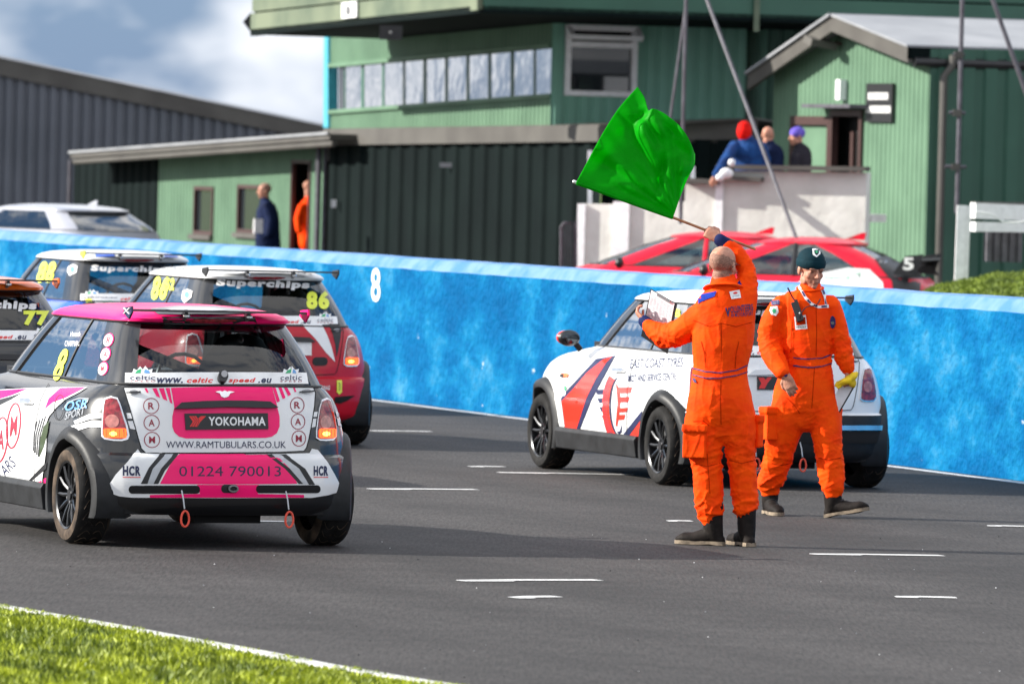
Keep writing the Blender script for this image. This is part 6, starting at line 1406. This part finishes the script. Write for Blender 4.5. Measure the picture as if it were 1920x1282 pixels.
b = MB(); cc_ = [f.p(1519+22*math.cos(a), 540+5*math.sin(a)*(1 if math.sin(a) > 0 else .6), -.075*math.sin(a)) for a in np.linspace(0, 2*math.pi, 22)[:-1]]; b.tube(cc_, [(.010, .018)]*21, M['orange'], 8, closed=True, ref=(0, 0, 1)); o = b.build('collar', smooth=True); adopt(o, root)
a_ = f.p(1445, 934, .14); a_.z = .108; o = boot(f, None, a_, Vector((.25, -.95)), 0.0); adopt(o, root)
a_ = f.p(1566, 935, -.06); a_.z = .118; o = boot(f, None, a_, Vector((.93, -.36)), .20); adopt(o, root)
# radio
rt = empty('radio', f.p(1496, 582, -.15)); tag(rt, 'black handheld radio clipped to the chest of the walking marshal', 'radio')
def onchest(x, y, off=.02):
    d_ = ray(x, y); loc, n_, i_, di = sk_.bvh.ray_cast(CAM, d_); return (loc if loc is not None else f.p(x, y, -.1))-Vector((0, off, 0))
b = MB(); pA, pB = onchest(1489, 566, .022), onchest(1501, 602, .026); b.bar(pA, pB, .024, .016, M['blk'], up=(0, 1, 0)); o = b.build('case', bevel=.004); adopt(o, rt)
b = MB(); b.tube([pA+Vector((.01, -.004, .0)), onchest(1485, 556, .03), onchest(1477, 540, .03)], .0055, M['blk'], 6, 'round'); o = b.build('antenna', smooth=True); adopt(o, rt)
b = MB(); b.tube([pA+Vector((.014, 0, .0)), pA+Vector((.014, 0, .018))], .007, M['blk'], 8); b.ell(pB+Vector((-.006, -.018, .05)), (.008, .004, .01), M['steel']); o = b.build('knob', smooth=True); adopt(o, rt)
b = MB(); b.tube([pB, onchest(1500, 590, .05), onchest(1512, 575, .04), onchest(1530, 572, .02), onchest(1538, 560, .02)], .0035, M['blk'], 6, smooth=3); o = b.build('cable', smooth=True); adopt(o, rt)
# gloves and folded papers in the right hand
b = MB(); c_ = f.p(1593, 711, -.075)
b.tube([f.p(1568, 722, -.08), f.p(1580, 716, -.09), f.p(1592, 712, -.085), f.p(1602, 704, -.07), f.p(1606, 700, -.06)], [(.012, .010), (.022, .020), (.030, .026), (.028, .024), (.016, .014)], M['yglove'], 14, 'round', smooth=3); b.ell(f.p(1598, 718, -.07), (.03, .026, .03), M['yglove'])
for q in ((1572, 726), (1570, 718), (1602, 722)): b.tube([f.p(q[0], q[1], -.085), f.p(1588, 714, -.085)], [.009, .016], M['yglove'], 8, 'round')
o = remesh(b, 'work_gloves', .005, M['yglove'], None, 1, folds(1, .008)); tag(o, 'bright yellow work gloves gripped in the hand of the walking marshal', 'gloves')
cr2 = empty('clipboard', f.p(1586, 745, -.05)); tag(cr2, 'white papers on a thin clipboard hanging from the walking marshal\'s gloved hand', 'clipboard')
q = [f.p(1576, 718, -.05), f.p(1601, 722, -.03), f.p(1571, 774, -.03), f.p(1566, 742, -.05)]
b = MB(); nn = Vector((0, -.006, 0)); b.add([p_+nn for p_ in q]+[p_+nn*.3 for p_ in q], [(0, 1, 2, 3), (7, 6, 5, 4), (0, 1, 5, 4), (1, 2, 6, 5), (2, 3, 7, 6), (3, 0, 4, 7)], M['paper']); o = b.build('sheet'); adopt(o, cr2)
b = MB(); b.add([p_+Vector((.009, 0, -.004)) for p_ in q]+[p_-nn+Vector((.009, 0, -.004)) for p_ in q], [(0, 1, 2, 3), (7, 6, 5, 4), (0, 1, 5, 4), (1, 2, 6, 5), (2, 3, 7, 6), (3, 0, 4, 7)], M['blk']); o = b.build('board'); adopt(o, cr2)

# ---- people behind the wall
def small(label, D, hx, hy, ya, sc, top_m, parts, cap=None, hair=None, extra=None, skin_m=None, legs=None, group=None):
    f = Fig(D); root = empty('person', f.p(hx, hy+150)); tag(root, label, 'person', group)
    b = MB(); R = Rz(ya, .1); c_ = f.p(hx, hy); T = head(b, c_, R, M['skin'], sc, f.p(hx+parts[0][0], hy+parts[0][1]+4))
    for h_ in (extra or {}).get('hands', ()): hand(b, f.p(*h_[0]), f.p(*h_[1])-f.p(*h_[0]), Vector((0, 1, -.3)), M['skin'], 1, (.4, .5, .5, .6))
    f.limb(b, [(hx+x, hy+y, w_*.7, r*.7) for x, y, w_, r in parts], M['skin'])
    for l in (extra or {}).get('arms', ()): f.limb(b, [(q[0], q[1], q[2]*.7, q[3]*.7, q[4] if len(q) > 4 else 0) for q in l], M['skin'])
    o = remesh(b, 'body', .010, M['skin'], None, 1); adopt(o, root)
    b = MB(); f.limb(b, [(hx+x, hy+y, w_, r) for x, y, w_, r in parts], top_m)
    for l in (extra or {}).get('arms', ()): f.limb(b, l, top_m)
    o = remesh(b, 'jacket', .014, top_m, None, 2, folds(hx, .012)); adopt(o, root)
    if cap: 
        b = MB(); b.ell(T((0, .014, .045)), (.090*sc, .108*sc, .085*sc), cap, R, 18)
        if cap is M['redc']: b.ell(T((0, .02, -.01)), (.10*sc, .115*sc, .13*sc), cap, R, 18)
        o = b.build('hat' if cap is not M['redc'] else 'hood', smooth=True); adopt(o, root)
    if hair: b = MB(); b.ell(T((0, .022, .035)), (.081*sc, .098*sc, .085*sc), hair, R, 18); o = b.build('hair', smooth=True); adopt(o, root)
    if legs: b = MB(); [f.limb(b, l, legs[0]) for l in legs[1]]; o = remesh(b, 'trousers', .014, legs[0], None, 1); adopt(o, root)
    return f, root
small('man in a dark navy jacket walking left past the low green shed', 115, 495, 358, math.radians(-75), 1.0, M['dnavy'], [(2, 20, 10, .09), (5, 34, 19, .13), (7, 55, 22, .15), (7, 80, 23, .15), (8, 104, 24, .14)], hair=M['hair'], extra=dict(arms=([(500, 385, 10, .07, -.1), (508, 415, 10, .06, -.16), (502, 440, 8, .05, -.2)],)), legs=(M['stone'], ([(495, 450, 12, .09), (490, 500, 9, .07), (487, 560, 8, .06)], [(510, 450, 12, .09), (514, 500, 9, .07), (518, 560, 8, .06)])), group='people behind the wall')
b = MB(); fp_ = Fig(114.6); b.box(fp_.p(484, 424), (.07, .02, .11), M['paper'], Rz(.4)); tag(b.build('paper_sheet'), 'white papers carried by the man passing the green shed', 'papers')
small('person in blue jacket and bright red hood sitting on the white terrace step', 97.9, 1396, 246, math.radians(170), 1.0, M['bluec'], [(4, 20, 16, .1), (8, 34, 34, .14), (12, 60, 32, .16), (12, 100, 30, .16)], cap=M['redc'], extra=dict(arms=([(1378, 275, 12, .08), (1362, 298, 10, .06, -.4), (1342, 328, 7, .045, -.75)], [(1424, 275, 12, .08), (1436, 300, 10, .06, .05)]), hands=(((1342, 330, -.75), (1338, 337, -.75)),)), group='people behind the wall')
small('bald person in a dark jacket standing on the terrace beside the red hood', 98.3, 1440, 254, math.radians(160), 1.0, M['dnavy'], [(2, 18, 12, .09), (4, 30, 24, .13), (6, 60, 24, .14), (6, 100, 22, .14)], group='people behind the wall')
small('person in charcoal top and purple beanie standing at the green hut door', 98.4, 1494, 256, math.radians(-70), 1.0, M['dcloth'], [(4, 18, 10, .08), (8, 32, 20, .12), (7, 60, 20, .14), (4, 100, 20, .14)], cap=M['purp'], extra=dict(arms=([(1498, 290, 9, .07, -.12), (1485, 320, 8, .05, -.15)],)), group='people behind the wall')
small('person in orange overalls half hidden inside the low shed doorway', 118.75, 580, 352, math.radians(100), 1.0, M['orange'], [(-1, 22, 9, .09), (-1, 36, 20, .13), (-1, 60, 21, .15), (0, 104, 20, .14)], extra=dict(arms=([(566, 388, 8, .06, -.1), (558, 412, 7, .05, -.15), (562, 434, 6, .04, -.2)],)), legs=(M['orange'], ([(574, 450, 10, .08), (574, 560, 8, .06)],)), group='people behind the wall')
b = MB(); fg = Fig(93.8); b.ell(fg.p(1372, 305), (.05, .04, .05), M['upvc']); b.ell(fg.p(1362, 325), (.09, .05, .07), M['upvc']); b.ell(fg.p(1350, 333, ), (.06, .05, .05), M['upvc']); o = remesh(b, 'white_bag', .012, M['upvc'], None, 1); tag(o, 'small white bag on the terrace step beside the red hooded person', 'bag')
